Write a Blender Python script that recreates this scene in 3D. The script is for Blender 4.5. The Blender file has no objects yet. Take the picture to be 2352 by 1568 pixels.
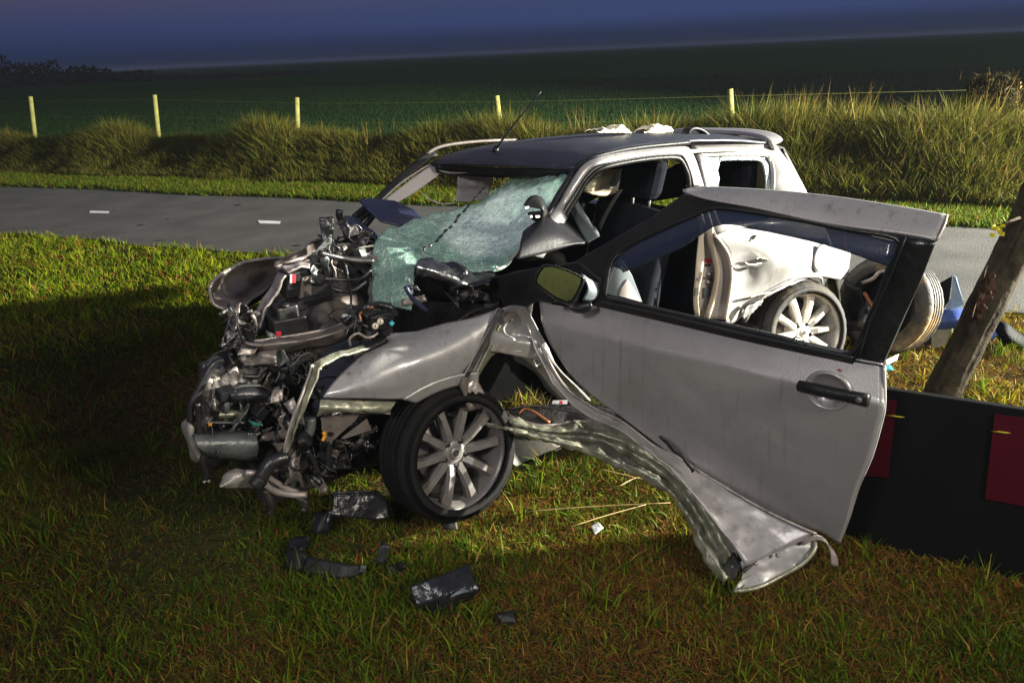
import bpy, bmesh, math, random
import numpy as np
from mathutils import Vector, Matrix, noise, geometry
random.seed(7); np.random.seed(7)
SC = bpy.context.scene
R = math.radians

# ------------------------------------------------------------------ camera
PITCH, ROLL, CAMH = R(21.28), R(-2.5), 1.82
FW = Vector((0, math.cos(PITCH), -math.sin(PITCH)))
_up = Vector((0, math.sin(PITCH), math.cos(PITCH))); _rt = Vector((1, 0, 0))
RT = _rt*math.cos(ROLL) + _up*math.sin(ROLL)
UP = _up*math.cos(ROLL) - _rt*math.sin(ROLL)
CAM = Vector((0, 0, CAMH)); FOC = 1700.0
cam = bpy.data.cameras.new('camera'); camo = bpy.data.objects.new('camera', cam)
SC.collection.objects.link(camo); SC.camera = camo
cam.sensor_width = 36; cam.lens = 36*FOC/2352; cam.clip_end = 3000; cam.clip_start = .05
camo.matrix_world = Matrix((( RT.x, UP.x, -FW.x, CAM.x), (RT.y, UP.y, -FW.y, CAM.y), (RT.z, UP.z, -FW.z, CAM.z), (0, 0, 0, 1)))

# ------------------------------------------------------------------ world, lamps, exposure
W = bpy.data.worlds.new('World'); SC.world = W; W.use_nodes = True
nt = W.node_tree; nt.nodes.clear()
def wn(t, **k):
    n = nt.nodes.new(t)
    for a, b in k.items(): setattr(n, a, b)
    return n
tc = wn('ShaderNodeTexCoord'); sp = wn('ShaderNodeSeparateXYZ'); nt.links.new(tc.outputs['Generated'], sp.inputs[0])
ramp = wn('ShaderNodeValToRGB'); nt.links.new(sp.outputs['Z'], ramp.inputs[0])
cr = ramp.color_ramp; cr.interpolation = 'EASE'
def stops(cr, L):
    while len(cr.elements) > 1: cr.elements.remove(cr.elements[-1])
    cr.elements[0].position = L[0][0]; cr.elements[0].color = (*L[0][1], 1)
    for p, c in L[1:]:
        e = cr.elements.new(p); e.color = (*c, 1)
stops(cr, [(0, (.004, .007, .014)), (.014, (.009, .015, .042)), (.04, (.021, .034, .100)), (.075, (.030, .040, .098)), (.16, (.095, .088, .130)), (.4, (.095, .105, .165)), (1, (.065, .080, .135))])
rampw = wn('ShaderNodeValToRGB'); nt.links.new(sp.outputs['Z'], rampw.inputs[0])   # the after-glow side of the sky
stops(rampw.color_ramp, [(0, (.004, .007, .018)), (.02, (.009, .016, .050)), (.045, (.018, .027, .075)), (.07, (.036, .034, .074)), (.10, (.085, .056, .076)), (.16, (.13, .088, .096)), (.3, (.11, .10, .14)), (1, (.065, .080, .135))])
mr = wn('ShaderNodeMapRange'); mr.inputs[1].default_value = .25; mr.inputs[2].default_value = -.75; mr.interpolation_type = 'SMOOTHSTEP'
nt.links.new(sp.outputs['X'], mr.inputs[0])
mx = wn('ShaderNodeMix', data_type='RGBA'); nt.links.new(mr.outputs[0], mx.inputs[0]); nt.links.new(ramp.outputs[0], mx.inputs[6]); nt.links.new(rampw.outputs[0], mx.inputs[7])
bg = wn('ShaderNodeBackground'); bg.inputs[1].default_value = 1.42; nt.links.new(mx.outputs[2], bg.inputs[0])
wo = wn('ShaderNodeOutputWorld'); nt.links.new(bg.outputs[0], wo.inputs[0])

def spot(name, loc, target, energy, size, blend, radius, col):
    l = bpy.data.lights.new(name, 'SPOT'); o = bpy.data.objects.new(name, l); SC.collection.objects.link(o)
    l.energy = energy; l.spot_size = R(size); l.spot_blend = blend; l.shadow_soft_size = radius; l.color = col
    o.location = loc; o.rotation_euler = (Vector(target)-Vector(loc)).to_track_quat('-Z', 'Y').to_euler()
    return o
spot('scene_floodlight', (14.0, 3.8, 3.4), (-3, 8.6, .3), 62000, 125, .5, .16, (1, .97, .84))
spot('engine_floodlight', (-1.7, -1.5, 3.3), (.25, 3.1, .75), 440, 52, .85, .30, (1, .95, .90))
spot('verge_fill', (4.6, -1.6, 3.6), (.2, 1.9, 0), 1500, 84, 1.0, .8, (1, .92, .76))  # added fill to lift the foreground grass, no known lamp stands there
SC.view_settings.view_transform = 'Standard'; SC.view_settings.look = 'None'
SC.view_settings.exposure = 0; SC.view_settings.gamma = 1
SC.render.engine = 'CYCLES'; SC.cycles.use_denoising = True
SC.cycles.max_bounces = 6; SC.cycles.transparent_max_bounces = 12; SC.cycles.sample_clamp_indirect = 4

# ------------------------------------------------------------------ measuring helpers: a sight line met with a plane of the place
F0 = Vector((-.25, 2.65, 0)); CU = Vector((.831, .556, 0)); CV = Vector((-.556, .831, 0))     # the wreck's front hub, its long axis, its width
def sight(x, y): return FW + RT*((x-1176)/FOC) + UP*((784-y)/FOC)
def meet(x, y, p, n):
    d = sight(x, y); return CAM + d*((p-CAM).dot(n)/d.dot(n))
def S(x, y, o=0.0): return meet(x, y, F0+CV*o, CV)                # on the plane o metres in from the wreck's left flank
def Z(x, y, z=0.0): return meet(x, y, Vector((0, 0, z)), Vector((0, 0, 1)))
def YY(x, y, Y): return meet(x, y, Vector((0, Y, 0)), Vector((0, 1, 0)))
def CAR(u, o, z): return F0 + CU*u + CV*o + Vector((0, 0, z))
HINGE = S(1237, 690, 0); DU = Vector((math.cos(R(-40)), math.sin(R(-40)), 0)); DN = Vector((math.sin(R(-40)), -math.cos(R(-40)), 0))  # open door, DN outward
def D(x, y, off=0.0): return meet(x, y, HINGE+DN*off, DN)
CROP = {1: (404.25, 413.4, .2578), 2: (404.25, 780.9, .2578), 3: (790.1, 275.6, .2578), 4: (1286.25, 257.25, .2578), 5: (1010.6, 661.5, .2578), 6: (1561.9, 514.5, .3359),
        7: (1010.6, 900.4, .4297), 8: (597.2, 1102.5, .29297), 9: (1561.9, 514.5, .1406), 'W': (790.1, 826.9, .2577), 'M': (1176, 588, .1328), 'T': (1892.6, 367.5, .3515)}
def K(c, *pts):
    a, b, s = CROP[c]; return [(a+x*s, b+y*s) for x, y in pts]

# ------------------------------------------------------------------ materials
MATS = {}
def mat(name, col, rough=.5, metal=0.0, var=.25, scale=6.0, bump=0.0, bscale=60.0, dirt=None, dscale=9.0, damt=.35, coat=0.0, spots=None, spec=.5, streak=None):
    m = bpy.data.materials.new(name); m.use_nodes = True; t = m.node_tree; b = t.nodes['Principled BSDF']
    L = t.links.new
    co = t.nodes.new('ShaderNodeTexCoord')
    n1 = t.nodes.new('ShaderNodeTexNoise'); n1.inputs['Scale'].default_value = scale; n1.inputs['Detail'].default_value = 8; L(co.outputs['Object'], n1.inputs[0])
    r = t.nodes.new('ShaderNodeMapRange'); r.inputs[1].default_value = .3; r.inputs[2].default_value = .7; r.inputs[3].default_value = 1-var; r.inputs[4].default_value = 1+var*.6; L(n1.outputs[0], r.inputs[0])
    mu = t.nodes.new('ShaderNodeMix'); mu.data_type = 'RGBA'; mu.blend_type = 'MULTIPLY'; mu.inputs[0].default_value = 1; mu.inputs[6].default_value = (*col, 1); L(r.outputs[0], mu.inputs[7])
    out = mu.outputs[2]
    if dirt:
        n2 = t.nodes.new('ShaderNodeTexNoise'); n2.inputs['Scale'].default_value = dscale; n2.inputs['Detail'].default_value = 10; n2.inputs['Roughness'].default_value = .65; L(co.outputs['Object'], n2.inputs[0])
        r2 = t.nodes.new('ShaderNodeMapRange'); r2.inputs[1].default_value = .52; r2.inputs[2].default_value = .72; r2.inputs[4].default_value = damt*2; L(n2.outputs[0], r2.inputs[0])
        m2 = t.nodes.new('ShaderNodeMix'); m2.data_type = 'RGBA'; L(r2.outputs[0], m2.inputs[0]); L(out, m2.inputs[6]); m2.inputs[7].default_value = (*dirt, 1); out = m2.outputs[2]
    if spots:
        v = t.nodes.new('ShaderNodeTexVoronoi'); v.inputs['Scale'].default_value = spots[0]; L(co.outputs['Object'], v.inputs['Vector'])
        r3 = t.nodes.new('ShaderNodeMapRange'); r3.inputs[1].default_value = spots[1]; r3.inputs[2].default_value = spots[1]*.6; L(v.outputs['Distance'], r3.inputs[0])
        n3 = t.nodes.new('ShaderNodeTexNoise'); n3.inputs['Scale'].default_value = 5; L(co.outputs['Object'], n3.inputs[0])
        r4 = t.nodes.new('ShaderNodeMapRange'); r4.inputs[1].default_value = .48; r4.inputs[2].default_value = .56; L(n3.outputs[0], r4.inputs[0])
        mm = t.nodes.new('ShaderNodeMath'); mm.operation = 'MULTIPLY'; L(r3.outputs[0], mm.inputs[0]); L(r4.outputs[0], mm.inputs[1])
        m3 = t.nodes.new('ShaderNodeMix'); m3.data_type = 'RGBA'; L(mm.outputs[0], m3.inputs[0]); L(out, m3.inputs[6]); m3.inputs[7].default_value = (*spots[2], 1); out = m3.outputs[2]
    if streak:
        mp = t.nodes.new('ShaderNodeMapping'); mp.inputs['Scale'].default_value = (38, 38, 2.2); L(co.outputs['Object'], mp.inputs[0])
        ns = t.nodes.new('ShaderNodeTexNoise'); ns.inputs['Scale'].default_value = 1; ns.inputs['Detail'].default_value = 4; L(mp.outputs[0], ns.inputs[0])
        nb2 = t.nodes.new('ShaderNodeTexNoise'); nb2.inputs['Scale'].default_value = 2.6; nb2.inputs['Detail'].default_value = 5; L(co.outputs['Object'], nb2.inputs[0])
        s1 = t.nodes.new('ShaderNodeMapRange'); s1.inputs[1].default_value = .55; s1.inputs[2].default_value = .78; L(ns.outputs[0], s1.inputs[0])
        s2 = t.nodes.new('ShaderNodeMapRange'); s2.inputs[1].default_value = .42; s2.inputs[2].default_value = .62; L(nb2.outputs[0], s2.inputs[0])
        sm = t.nodes.new('ShaderNodeMath'); sm.operation = 'MULTIPLY'; L(s1.outputs[0], sm.inputs[0]); L(s2.outputs[0], sm.inputs[1])
        s3 = t.nodes.new('ShaderNodeMath'); s3.operation = 'MULTIPLY'; s3.inputs[1].default_value = streak; L(sm.outputs[0], s3.inputs[0])
        m4 = t.nodes.new('ShaderNodeMix'); m4.data_type = 'RGBA'; L(s3.outputs[0], m4.inputs[0]); L(out, m4.inputs[6]); m4.inputs[7].default_value = (.13, .11, .095, 1); out = m4.outputs[2]
    L(out, b.inputs['Base Color'])
    rr = t.nodes.new('ShaderNodeMapRange'); rr.inputs[3].default_value = max(.03, rough-.1); rr.inputs[4].default_value = min(1, rough+.13); L(n1.outputs[0], rr.inputs[0]); L(rr.outputs[0], b.inputs['Roughness'])
    b.inputs['Specular IOR Level'].default_value = spec; b.inputs['Metallic'].default_value = metal; b.inputs['Coat Weight'].default_value = coat; b.inputs['Coat Roughness'].default_value = .12
    if bump:
        nb = t.nodes.new('ShaderNodeTexNoise'); nb.inputs['Scale'].default_value = bscale; nb.inputs['Detail'].default_value = 6; L(co.outputs['Object'], nb.inputs[0])
        bu = t.nodes.new('ShaderNodeBump'); bu.inputs['Strength'].default_value = bump; bu.inputs['Distance'].default_value = .01; L(nb.outputs[0], bu.inputs['Height']); L(bu.outputs[0], b.inputs['Normal'])
    MATS[name] = m; return m
SILVER = mat('silver_paint', (.305, .296, .292), .38, .30, .10, 3, .06, 180, (.12, .10, .09), 14, .10, .5, (95, .15, (.02, .016, .012)), streak=.75)
SILVERW = mat('silver_wing_paint', (.305, .296, .292), .38, .30, .12, 3, .08, 120, (.10, .085, .08), 10, .22, .4, (70, .17, (.02, .015, .012)), streak=.95)
BARE = mat('bare_metal', (.33, .29, .27), .34, .40, .35, 9, .25, 40, (.05, .04, .035), 13, .4)
PANEL = mat('inner_body_metal', (.15, .128, .115), .36, .3, .3, 7, .2, 30, (.06, .05, .045), 11, .35)
SILL = mat('scraped_sill_metal', (.29, .29, .215), .36, .45, .35, 8, .35, 45, (.10, .09, .06), 15, .5)
SILLW = mat('sill_flange_paint', (.31, .295, .29), .36, .35, .2, 8, .15, 40, (.06, .055, .05), 12, .3)
ROOF = mat('dark_roof_paint', (.026, .030, .044), .48, 0, .2, 4, .03, 200, None, 9, .3, 0, (110, .13, (.5, .5, .5)), spec=.45)
NAVY = mat('navy_paint', (.012, .016, .045), .4, 0, .2, 5, .05, 60)
BLUE = mat('blue_bumper_paint', (.04, .09, .36), .42, 0, .3, 7, .1, 60, (.2, .2, .18), 9, .3)
BLACK = mat('black_plastic', (.012, .012, .013), .42, 0, .4, 9, .15, 120, (.03, .03, .03), 20, .2, spec=.25)
GLOSS = mat('wet_black_plastic', (.010, .010, .012), .24, 0, .3, 9, .5, 34)
FRAME = mat('door_frame_black', (.016, .016, .018), .40, 0, .25, 6, .10, 70, spec=.25)
RUBBER = mat('tyre_rubber', (.010, .010, .010), .85, 0, .3, 12, .2, 150, (.022, .02, .016), 10, .2, spec=.12)
DUSTY = mat('dusty_tyre_rubber', (.040, .038, .036), .7, 0, .3, 12, .2, 120, (.12, .09, .05), 7, .25, spec=.2)
MUDDY = mat('muddy_tyre_rubber', (.045, .042, .038), .6, 0, .3, 8, .3, 90, (.30, .19, .07), 5, .48)
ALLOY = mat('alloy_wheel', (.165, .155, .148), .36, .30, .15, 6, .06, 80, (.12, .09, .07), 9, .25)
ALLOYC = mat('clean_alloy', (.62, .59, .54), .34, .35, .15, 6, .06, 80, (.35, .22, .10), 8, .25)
CAST = mat('cast_aluminium', (.33, .305, .27), .36, .25, .35, 12, .35, 60, (.05, .045, .04), 14, .4)
ENG = mat('oily_engine_metal', (.10, .11, .105), .34, .2, .4, 9, .35, 50, (.02, .02, .02), 12, .4)
GRUNGE = mat('greasy_dark_metal', (.045, .042, .040), .38, .4, .5, 16, .5, 50, (.12, .10, .09), 18, .35)
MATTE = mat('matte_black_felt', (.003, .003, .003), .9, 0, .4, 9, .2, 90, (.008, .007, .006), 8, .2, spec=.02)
DARKP = mat('dark_scuffed_plastic', (.005, .006, .008), .7, 0, .4, 9, .2, 60, (.015, .015, .015), 12, .2, spec=.08)
HOSE = mat('hose_rubber', (.016, .016, .017), .32, 0, .3, 20, .15, 90)
SEAT = mat('dark_seat_fabric', (.009, .010, .014), .9, 0, .3, 20, .2, 200, spec=.05)
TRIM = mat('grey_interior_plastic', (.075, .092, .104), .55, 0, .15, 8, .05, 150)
LINER = mat('pale_interior_trim', (.36, .33, .32), .7, 0, .12, 6, .15, 25)
AIRBAG = mat('airbag_cloth', (.55, .45, .33), .8, 0, .12, 8, .3, 22)
GLOVE = mat('latex_cream', (.72, .66, .46), .45, 0, .12, 20, .3, 30)
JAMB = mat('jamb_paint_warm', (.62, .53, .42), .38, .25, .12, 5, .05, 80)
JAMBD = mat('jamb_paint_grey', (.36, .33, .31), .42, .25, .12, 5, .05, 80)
REDL = mat('red_label_print', (.45, .015, .03), .5, 0, .1, 5)
WHITE = mat('white_paper', (.72, .72, .72), .6, 0, .1, 12, .1, 60)
BEIGE = mat('pale_bumper_inner', (.55, .52, .44), .55, 0, .2, 9, .1, 60, (.2, .18, .12), 10, .3)
SKYB = mat('pale_blue_paint', (.22, .32, .46), .5, 0, .2, 9)
BEIGED = mat('dirty_pale_plate', (.26, .25, .20), .6, 0, .3, 9, .1, 60, (.1, .09, .06), 10, .4, spec=.2)
TEAL = mat('teal_plastic', (.06, .45, .50), .4, 0, .1, 12)
GREENW = mat('green_connector', (.01, .14, .09), .4, 0, .1, 12)
ORANGE = mat('orange_plastic', (.60, .26, .02), .45, 0, .1, 12)
COPPER = mat('copper_brown_strip', (.30, .12, .05), .4, .4, .2, 12)
YELLOW = mat('yellow_leaf', (.50, .44, .03), .5, 0, .2, 30)
STRAW = mat('dry_straw', (.38, .26, .10), .6, 0, .2, 30)
BARRIER = mat('black_board', (.0045, .005, .0055), .8, 0, .2, 5, .05, 90, spec=.08)
BARRED = mat('dark_red_sheeting', (.055, .003, .009), .6, 0, .12, 6, .03, 60, spec=.1)
BARK = mat('tree_bark', (.045, .036, .025), .85, 0, .6, 14, 1.0, 28, (.07, .068, .035), 8, .35, spec=.06)
WOOD = mat('torn_red_wood', (.050, .026, .017), .8, 0, .5, 18, 1.0, 40, (.20, .12, .08), 22, .25, spec=.15)
POST = mat('weathered_post', (.30, .29, .075), .8, 0, .25, 9, .4, 40)
PLINE = mat('road_paint', (.72, .72, .70), .6, 0, .18, 20, .1, 60)
DISC = mat('brake_iron', (.14, .12, .11), .45, .6, .3, 12, .1, 60, (.14, .06, .03), 9, .4)

def leafmat(name):
    m = bpy.data.materials.new(name); m.use_nodes = True; t = m.node_tree; b = t.nodes['Principled BSDF']
    a = t.nodes.new('ShaderNodeAttribute'); a.attribute_name = 'Col'; t.links.new(a.outputs['Color'], b.inputs['Base Color'])
    b.inputs['Roughness'].default_value = .5; b.inputs['Specular IOR Level'].default_value = .07
    tr = t.nodes.new('ShaderNodeBsdfTranslucent'); t.links.new(a.outputs['Color'], tr.inputs[0])
    mxs = t.nodes.new('ShaderNodeMixShader'); mxs.inputs[0].default_value = .25
    t.links.new(b.outputs[0], mxs.inputs[1]); t.links.new(tr.outputs[0], mxs.inputs[2]); t.links.new(mxs.outputs[0], t.nodes['Material Output'].inputs[0])
    return m
BLADE = leafmat('grass_blade')

# ------------------------------------------------------------------ object helpers
COL = SC.collection
def link(name, me, m, parent=None, base=None):
    o = bpy.data.objects.new(name, me); COL.objects.link(o)
    if m and not me.materials: me.materials.append(m)
    if parent: o.parent = parent
    elif base is not None: o.location = base
    return o
def tag(o, label=None, cat=None, group=None, kind=None):
    for k, v in (('label', label), ('category', cat), ('group', group), ('kind', kind)):
        if v: o[k] = v
    return o
def thing(name, loc, label, cat, group=None):
    o = bpy.data.objects.new(name, None); COL.objects.link(o); o.location = loc; o.empty_display_size = .2
    return tag(o, label, cat, group)
def base_of(parent):
    b = Vector((0, 0, 0)); p = parent
    while p is not None: b = b + p.location; p = p.parent
    return b
def mesh(name, vs, fs, m, parent=None, base=None, smooth=True, thick=0, bevel=0, sub=0):
    b = base_of(parent) if parent else (Vector(base) if base is not None else Vector((0, 0, 0)))
    me = bpy.data.meshes.new(name); me.from_pydata([tuple(Vector(v)-b) for v in vs], [], fs); me.update()
    if smooth: me.polygons.foreach_set('use_smooth', [True]*len(me.polygons))
    o = link(name, me, m, parent, b if not parent else None)
    if thick:
        md = o.modifiers.new('t', 'SOLIDIFY'); md.thickness = thick; md.offset = 0
    if bevel:
        md = o.modifiers.new('b', 'BEVEL'); md.width = bevel; md.segments = 2; md.limit_method = 'ANGLE'; md.angle_limit = R(40)
    if sub:
        md = o.modifiers.new('s', 'SUBSURF'); md.levels = sub; md.render_levels = sub
    return o
def crom(P, n):
    P = [Vector(p) for p in P]
    if len(P) == 2: return [P[0].lerp(P[1], i/(n-1)) for i in range(n)]
    L = [0]
    for a, b in zip(P, P[1:]): L.append(L[-1]+max(1e-6, (b-a).length))
    out = []
    for i in range(n):
        t = L[-1]*i/(n-1); k = 0
        while k < len(P)-2 and t > L[k+1]: k += 1
        f = (t-L[k])/(L[k+1]-L[k])
        p0 = P[k-1] if k else P[k]*2-P[k+1]; p3 = P[k+2] if k+2 < len(P) else P[k+1]*2-P[k]
        p1, p2 = P[k], P[k+1]
        out.append(.5*((2*p1)+(p2-p0)*f+(2*p0-5*p1+4*p2-p3)*f*f+(3*p1-p0-3*p2+p3)*f**3))
    return out
def sheet(name, rows, m, parent=None, nu=16, nv=12, thick=.003, crumple=0, cs=6.0, seed=0, base=None, pin=False):
    rr = [crom(r, nu) for r in rows]
    cols = [crom([r[i] for r in rr], nv) for i in range(nu)]
    vs = [cols[i][j] for j in range(nv) for i in range(nu)]
    if crumple:
        out = []
        for j in range(nv):
            for i in range(nu):
                p = vs[j*nu+i]
                a = vs[j*nu+min(i+1, nu-1)]-vs[j*nu+max(i-1, 0)]; c = vs[min(j+1, nv-1)*nu+i]-vs[max(j-1, 0)*nu+i]
                nn = a.cross(c)
                nn = nn.normalized() if nn.length > 1e-9 else Vector((0, 0, 1))
                q = p*cs+Vector((seed*7.1, seed*3.3, 0))
                h = noise.noise(q)+.6*(1-2*abs(noise.noise(q*2.1)))*.7
                w = min(1, 4*min(i, nu-1-i)/nu)*min(1, 4*min(j, nv-1-j)/nv) if pin else 1
                out.append(p+nn*h*crumple*w)
        vs = out
    fs = [(j*nu+i, j*nu+i+1, (j+1)*nu+i+1, (j+1)*nu+i) for j in range(nv-1) for i in range(nu-1)]
    return mesh(name, vs, fs, m, parent, base, True, thick)
def plate(name, outline, m, parent=None, holes=(), thick=.006, bevel=0, base=None, smooth=False):
    loops = [[Vector(p) for p in outline]]+[[Vector(p) for p in h] for h in holes]
    c = sum(loops[0], Vector())/len(loops[0])
    n = Vector()
    for a, b in zip(loops[0], loops[0][1:]+loops[0][:1]): n += (a-c).cross(b-c)
    n.normalize(); ax = (loops[0][1]-loops[0][0]); ax = (ax-n*ax.dot(n)).normalized(); ay = n.cross(ax)
    flat = [[Vector(((p-c).dot(ax), (p-c).dot(ay), 0)) for p in lp] for lp in loops]
    tris = geometry.tessellate_polygon(flat)
    vs = [p for lp in loops for p in lp]
    fs = []
    fl = [p for lp in flat for p in lp]
    for t in tris:
        a, b2, c2 = (fl[i] for i in t)
        fs.append(tuple(t) if (b2-a).cross(c2-a).z > 0 else tuple(reversed(t)))
    return mesh(name, vs, fs, m, parent, base, smooth, thick, bevel)
def tube(name, pts, r, m, parent=None, n=None, seg=7, base=None, flat=None, cap=True):
    P = crom(pts, n or max(2, 5*len(pts))) if len(pts) > 2 else [Vector(p) for p in pts]
    rs = r if isinstance(r, (list, tuple)) else [r, r]
    vs, fs = [], []
    t0 = (P[1]-P[0]).normalized(); a = t0.orthogonal().normalized()
    for i, p in enumerate(P):
        t = (P[min(i+1, len(P)-1)]-P[max(i-1, 0)]).normalized()
        a = a-t*a.dot(t); a = a.normalized() if a.length > 1e-6 else t.orthogonal().normalized()
        b = t.cross(a); f = i/(len(P)-1)*(len(rs)-1); k = min(int(f), len(rs)-2); rad = rs[k]+(rs[k+1]-rs[k])*(f-k)
        for j in range(seg):
            w = 2*math.pi*j/seg; vs.append(p+(a*math.cos(w)+b*math.sin(w)*(flat or 1))*rad)
    for i in range(len(P)-1):
        for j in range(seg):
            fs.append((i*seg+j, i*seg+(j+1) % seg, (i+1)*seg+(j+1) % seg, (i+1)*seg+j))
    if cap: fs.append(tuple(reversed(range(seg)))); fs.append(tuple(range((len(P)-1)*seg, len(P)*seg)))
    return mesh(name, vs, fs, m, parent, base)
def strip(name, pts, width, wdir, m, parent=None, n=None, thick=.004, base=None):
    w = Vector(wdir); return sheet(name, [[p-w*width/2 for p in pts], [p+w*width/2 for p in pts]], m, parent, n or 6*len(pts), 2, thick, base=base)
def box(name, c, ax, ay, az, m, parent=None, bevel=.008, base=None, jitter=0):
    c = Vector(c); vs = []
    for i in (-1, 1):
        for j in (-1, 1):
            for k in (-1, 1):
                q = Vector((random.uniform(-1, 1), random.uniform(-1, 1), random.uniform(-1, 1)))*jitter
                vs.append(c+Vector(ax)*i+Vector(ay)*j+Vector(az)*k+q)
    fs = [(0, 1, 3, 2), (4, 6, 7, 5), (0, 4, 5, 1), (2, 3, 7, 6), (0, 2, 6, 4), (1, 5, 7, 3)]
    if Vector(ax).cross(Vector(ay)).dot(Vector(az)) < 0: fs = [tuple(reversed(f)) for f in fs]
    return mesh(name, vs, fs, m, parent, base, False, 0, bevel)
def lathe(name, prof, m, n=40, closed=False, ripple=None):
    vs, fs = [], []
    for i in range(n):
        w = 2*math.pi*i/n
        for k, (r, z) in enumerate(prof):
            if ripple: r, z = ripple(r, z, w, k)
            vs.append((r*math.cos(w), r*math.sin(w), z))
    q = len(prof)
    for i in range(n):
        for k in range(q if closed else q-1):
            k2 = (k+1) % q; i2 = (i+1) % n
            fs.append((i*q+k, i2*q+k, i2*q+k2, i*q+k2))
    me = bpy.data.meshes.new(name); me.from_pydata(vs, [], fs); me.update()
    me.polygons.foreach_set('use_smooth', [True]*len(fs)); me.materials.append(m)
    return me
def child(name, me, parent, mtx=None):
    o = bpy.data.objects.new(name, me); COL.objects.link(o); o.parent = parent
    if mtx is not None: o.matrix_local = mtx
    return o
def smooth_edges(o, ang=35):
    md = o.modifiers.new('e', 'EDGE_SPLIT'); md.split_angle = R(ang)

# ================================================================== SETTING
LS = -.45
def near_edge(x): return 6.28 + LS*x + .05*math.sin(x*2.1) + .03*math.sin(x*5.3+1)
def far_edge(x): return 9.30 + LS*x + .05*math.sin(x*1.7+.5)
def setmat(name, c1, c2, c3, s1, s2, rough=.9, bump=.5):
    m = bpy.data.materials.new(name); m.use_nodes = True; t = m.node_tree; b = t.nodes['Principled BSDF']; L = t.links.new
    co = t.nodes.new('ShaderNodeTexCoord')
    n1 = t.nodes.new('ShaderNodeTexNoise'); n1.inputs['Scale'].default_value = s1; n1.inputs['Detail'].default_value = 6; L(co.outputs['Object'], n1.inputs[0])
    n2 = t.nodes.new('ShaderNodeTexNoise'); n2.inputs['Scale'].default_value = s2; n2.inputs['Detail'].default_value = 8; L(co.outputs['Object'], n2.inputs[0])
    r1 = t.nodes.new('ShaderNodeValToRGB'); stops(r1.color_ramp, [(.32, c1), (.5, c2), (.68, c3)]); 
    ad = t.nodes.new('ShaderNodeMath'); ad.operation = 'MULTIPLY_ADD'; ad.inputs[1].default_value = .5; L(n1.outputs[0], ad.inputs[0])
    hf = t.nodes.new('ShaderNodeMath'); hf.operation = 'MULTIPLY'; hf.inputs[1].default_value = .5; L(n2.outputs[0], hf.inputs[0]); L(hf.outputs[0], ad.inputs[2])
    L(ad.outputs[0], r1.inputs[0]); L(r1.outputs[0], b.inputs['Base Color']); b.inputs['Roughness'].default_value = rough; b.inputs['Specular IOR Level'].default_value = .5 if 'asphalt' in name else 0
    bu = t.nodes.new('ShaderNodeBump'); bu.inputs['Strength'].default_value = bump; bu.inputs['Distance'].default_value = .03; L(n2.outputs[0], bu.inputs['Height']); L(bu.outputs[0], b.inputs['Normal'])
    return m
GROUND = setmat('meadow_soil_and_grass', (.018, .016, .008), (.030, .034, .012), (.050, .052, .018), 1.2, 26, .95, .8)
ROAD = setmat('asphalt', (.026, .025, .023), (.054, .052, .047), (.088, .084, .075), 1.9, 110, .9, .5)
g = 2500
xs = sorted(set([-g, -600, -150, -60]+[i*.6 for i in range(-50, 51)]+[60, 150, 600, g])); ys = sorted(set([-g, -300, -40]+[i*.7 for i in range(-14, 8)]+[5.6+i*.28 for i in range(55)]+[21.5+i for i in range(20)]+[60, 100, 180, 400, 1000, g]))
tt = 230000                                                                # (matted thatch count)
def gz(x, y):
    h = .02*math.sin(x*1.3)*math.sin(y*1.7) if y-LS*x < 6 else 0
    w = y-LS*x
    if w > 9.6: h = .38*math.exp(-((w-11.6)/.75)**2)-.15*math.exp(-((w-13.4)/.8)**2)
    return h-.005
vs = [(x, y, gz(x, y)) for y in ys for x in xs]; nx = len(xs)
fs = [(j*nx+i, j*nx+i+1, (j+1)*nx+i+1, (j+1)*nx+i) for j in range(len(ys)-1) for i in range(nx-1)]
tag(mesh('ground', vs, fs, GROUND), kind='structure')
X = [-60, -30]+[i*.25 for i in range(-60, 61)]+[30, 60]
vs = []; 
for x in X: vs += [(x, near_edge(x), .012), (x, (near_edge(x)+far_edge(x))/2, .020), (x, far_edge(x), .012)]
fs = []
for i in range(len(X)-1): fs += [(3*i, 3*i+3, 3*i+4, 3*i+1), (3*i+1, 3*i+4, 3*i+5, 3*i+2)]
road = tag(mesh('road', vs, fs, ROAD, thick=0), kind='structure')
for (a, b, c2, d) in (((207, 484), (251, 485), (250, 490), (205, 489)), ((592, 506), (645, 508), (643, 514), (597, 513))):
    mesh('lane_marking', [Z(*a, .024), Z(*b, .024), Z(*c2, .024), Z(*d, .024)], [(3, 2, 1, 0)], PLINE, road, smooth=False)
ld = Vector((1, LS, 0)).normalized(); ln = Vector((-ld.y, ld.x, 0))
pa, pb = Z(228, 487, .024), Z(618, 510, .024); pb_ = pb-pa
for i in (-2, -1, 2, 3, 4):                                          # more dashes along the lane outside the picture or behind the wreck
    c = pa+pb_*i; mesh('lane_marking', [c-ld*.16-ln*.03, c+ld*.16-ln*.03, c+ld*.16+ln*.03, c-ld*.16+ln*.03], [(0, 1, 2, 3)], PLINE, road, smooth=False)

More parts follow.
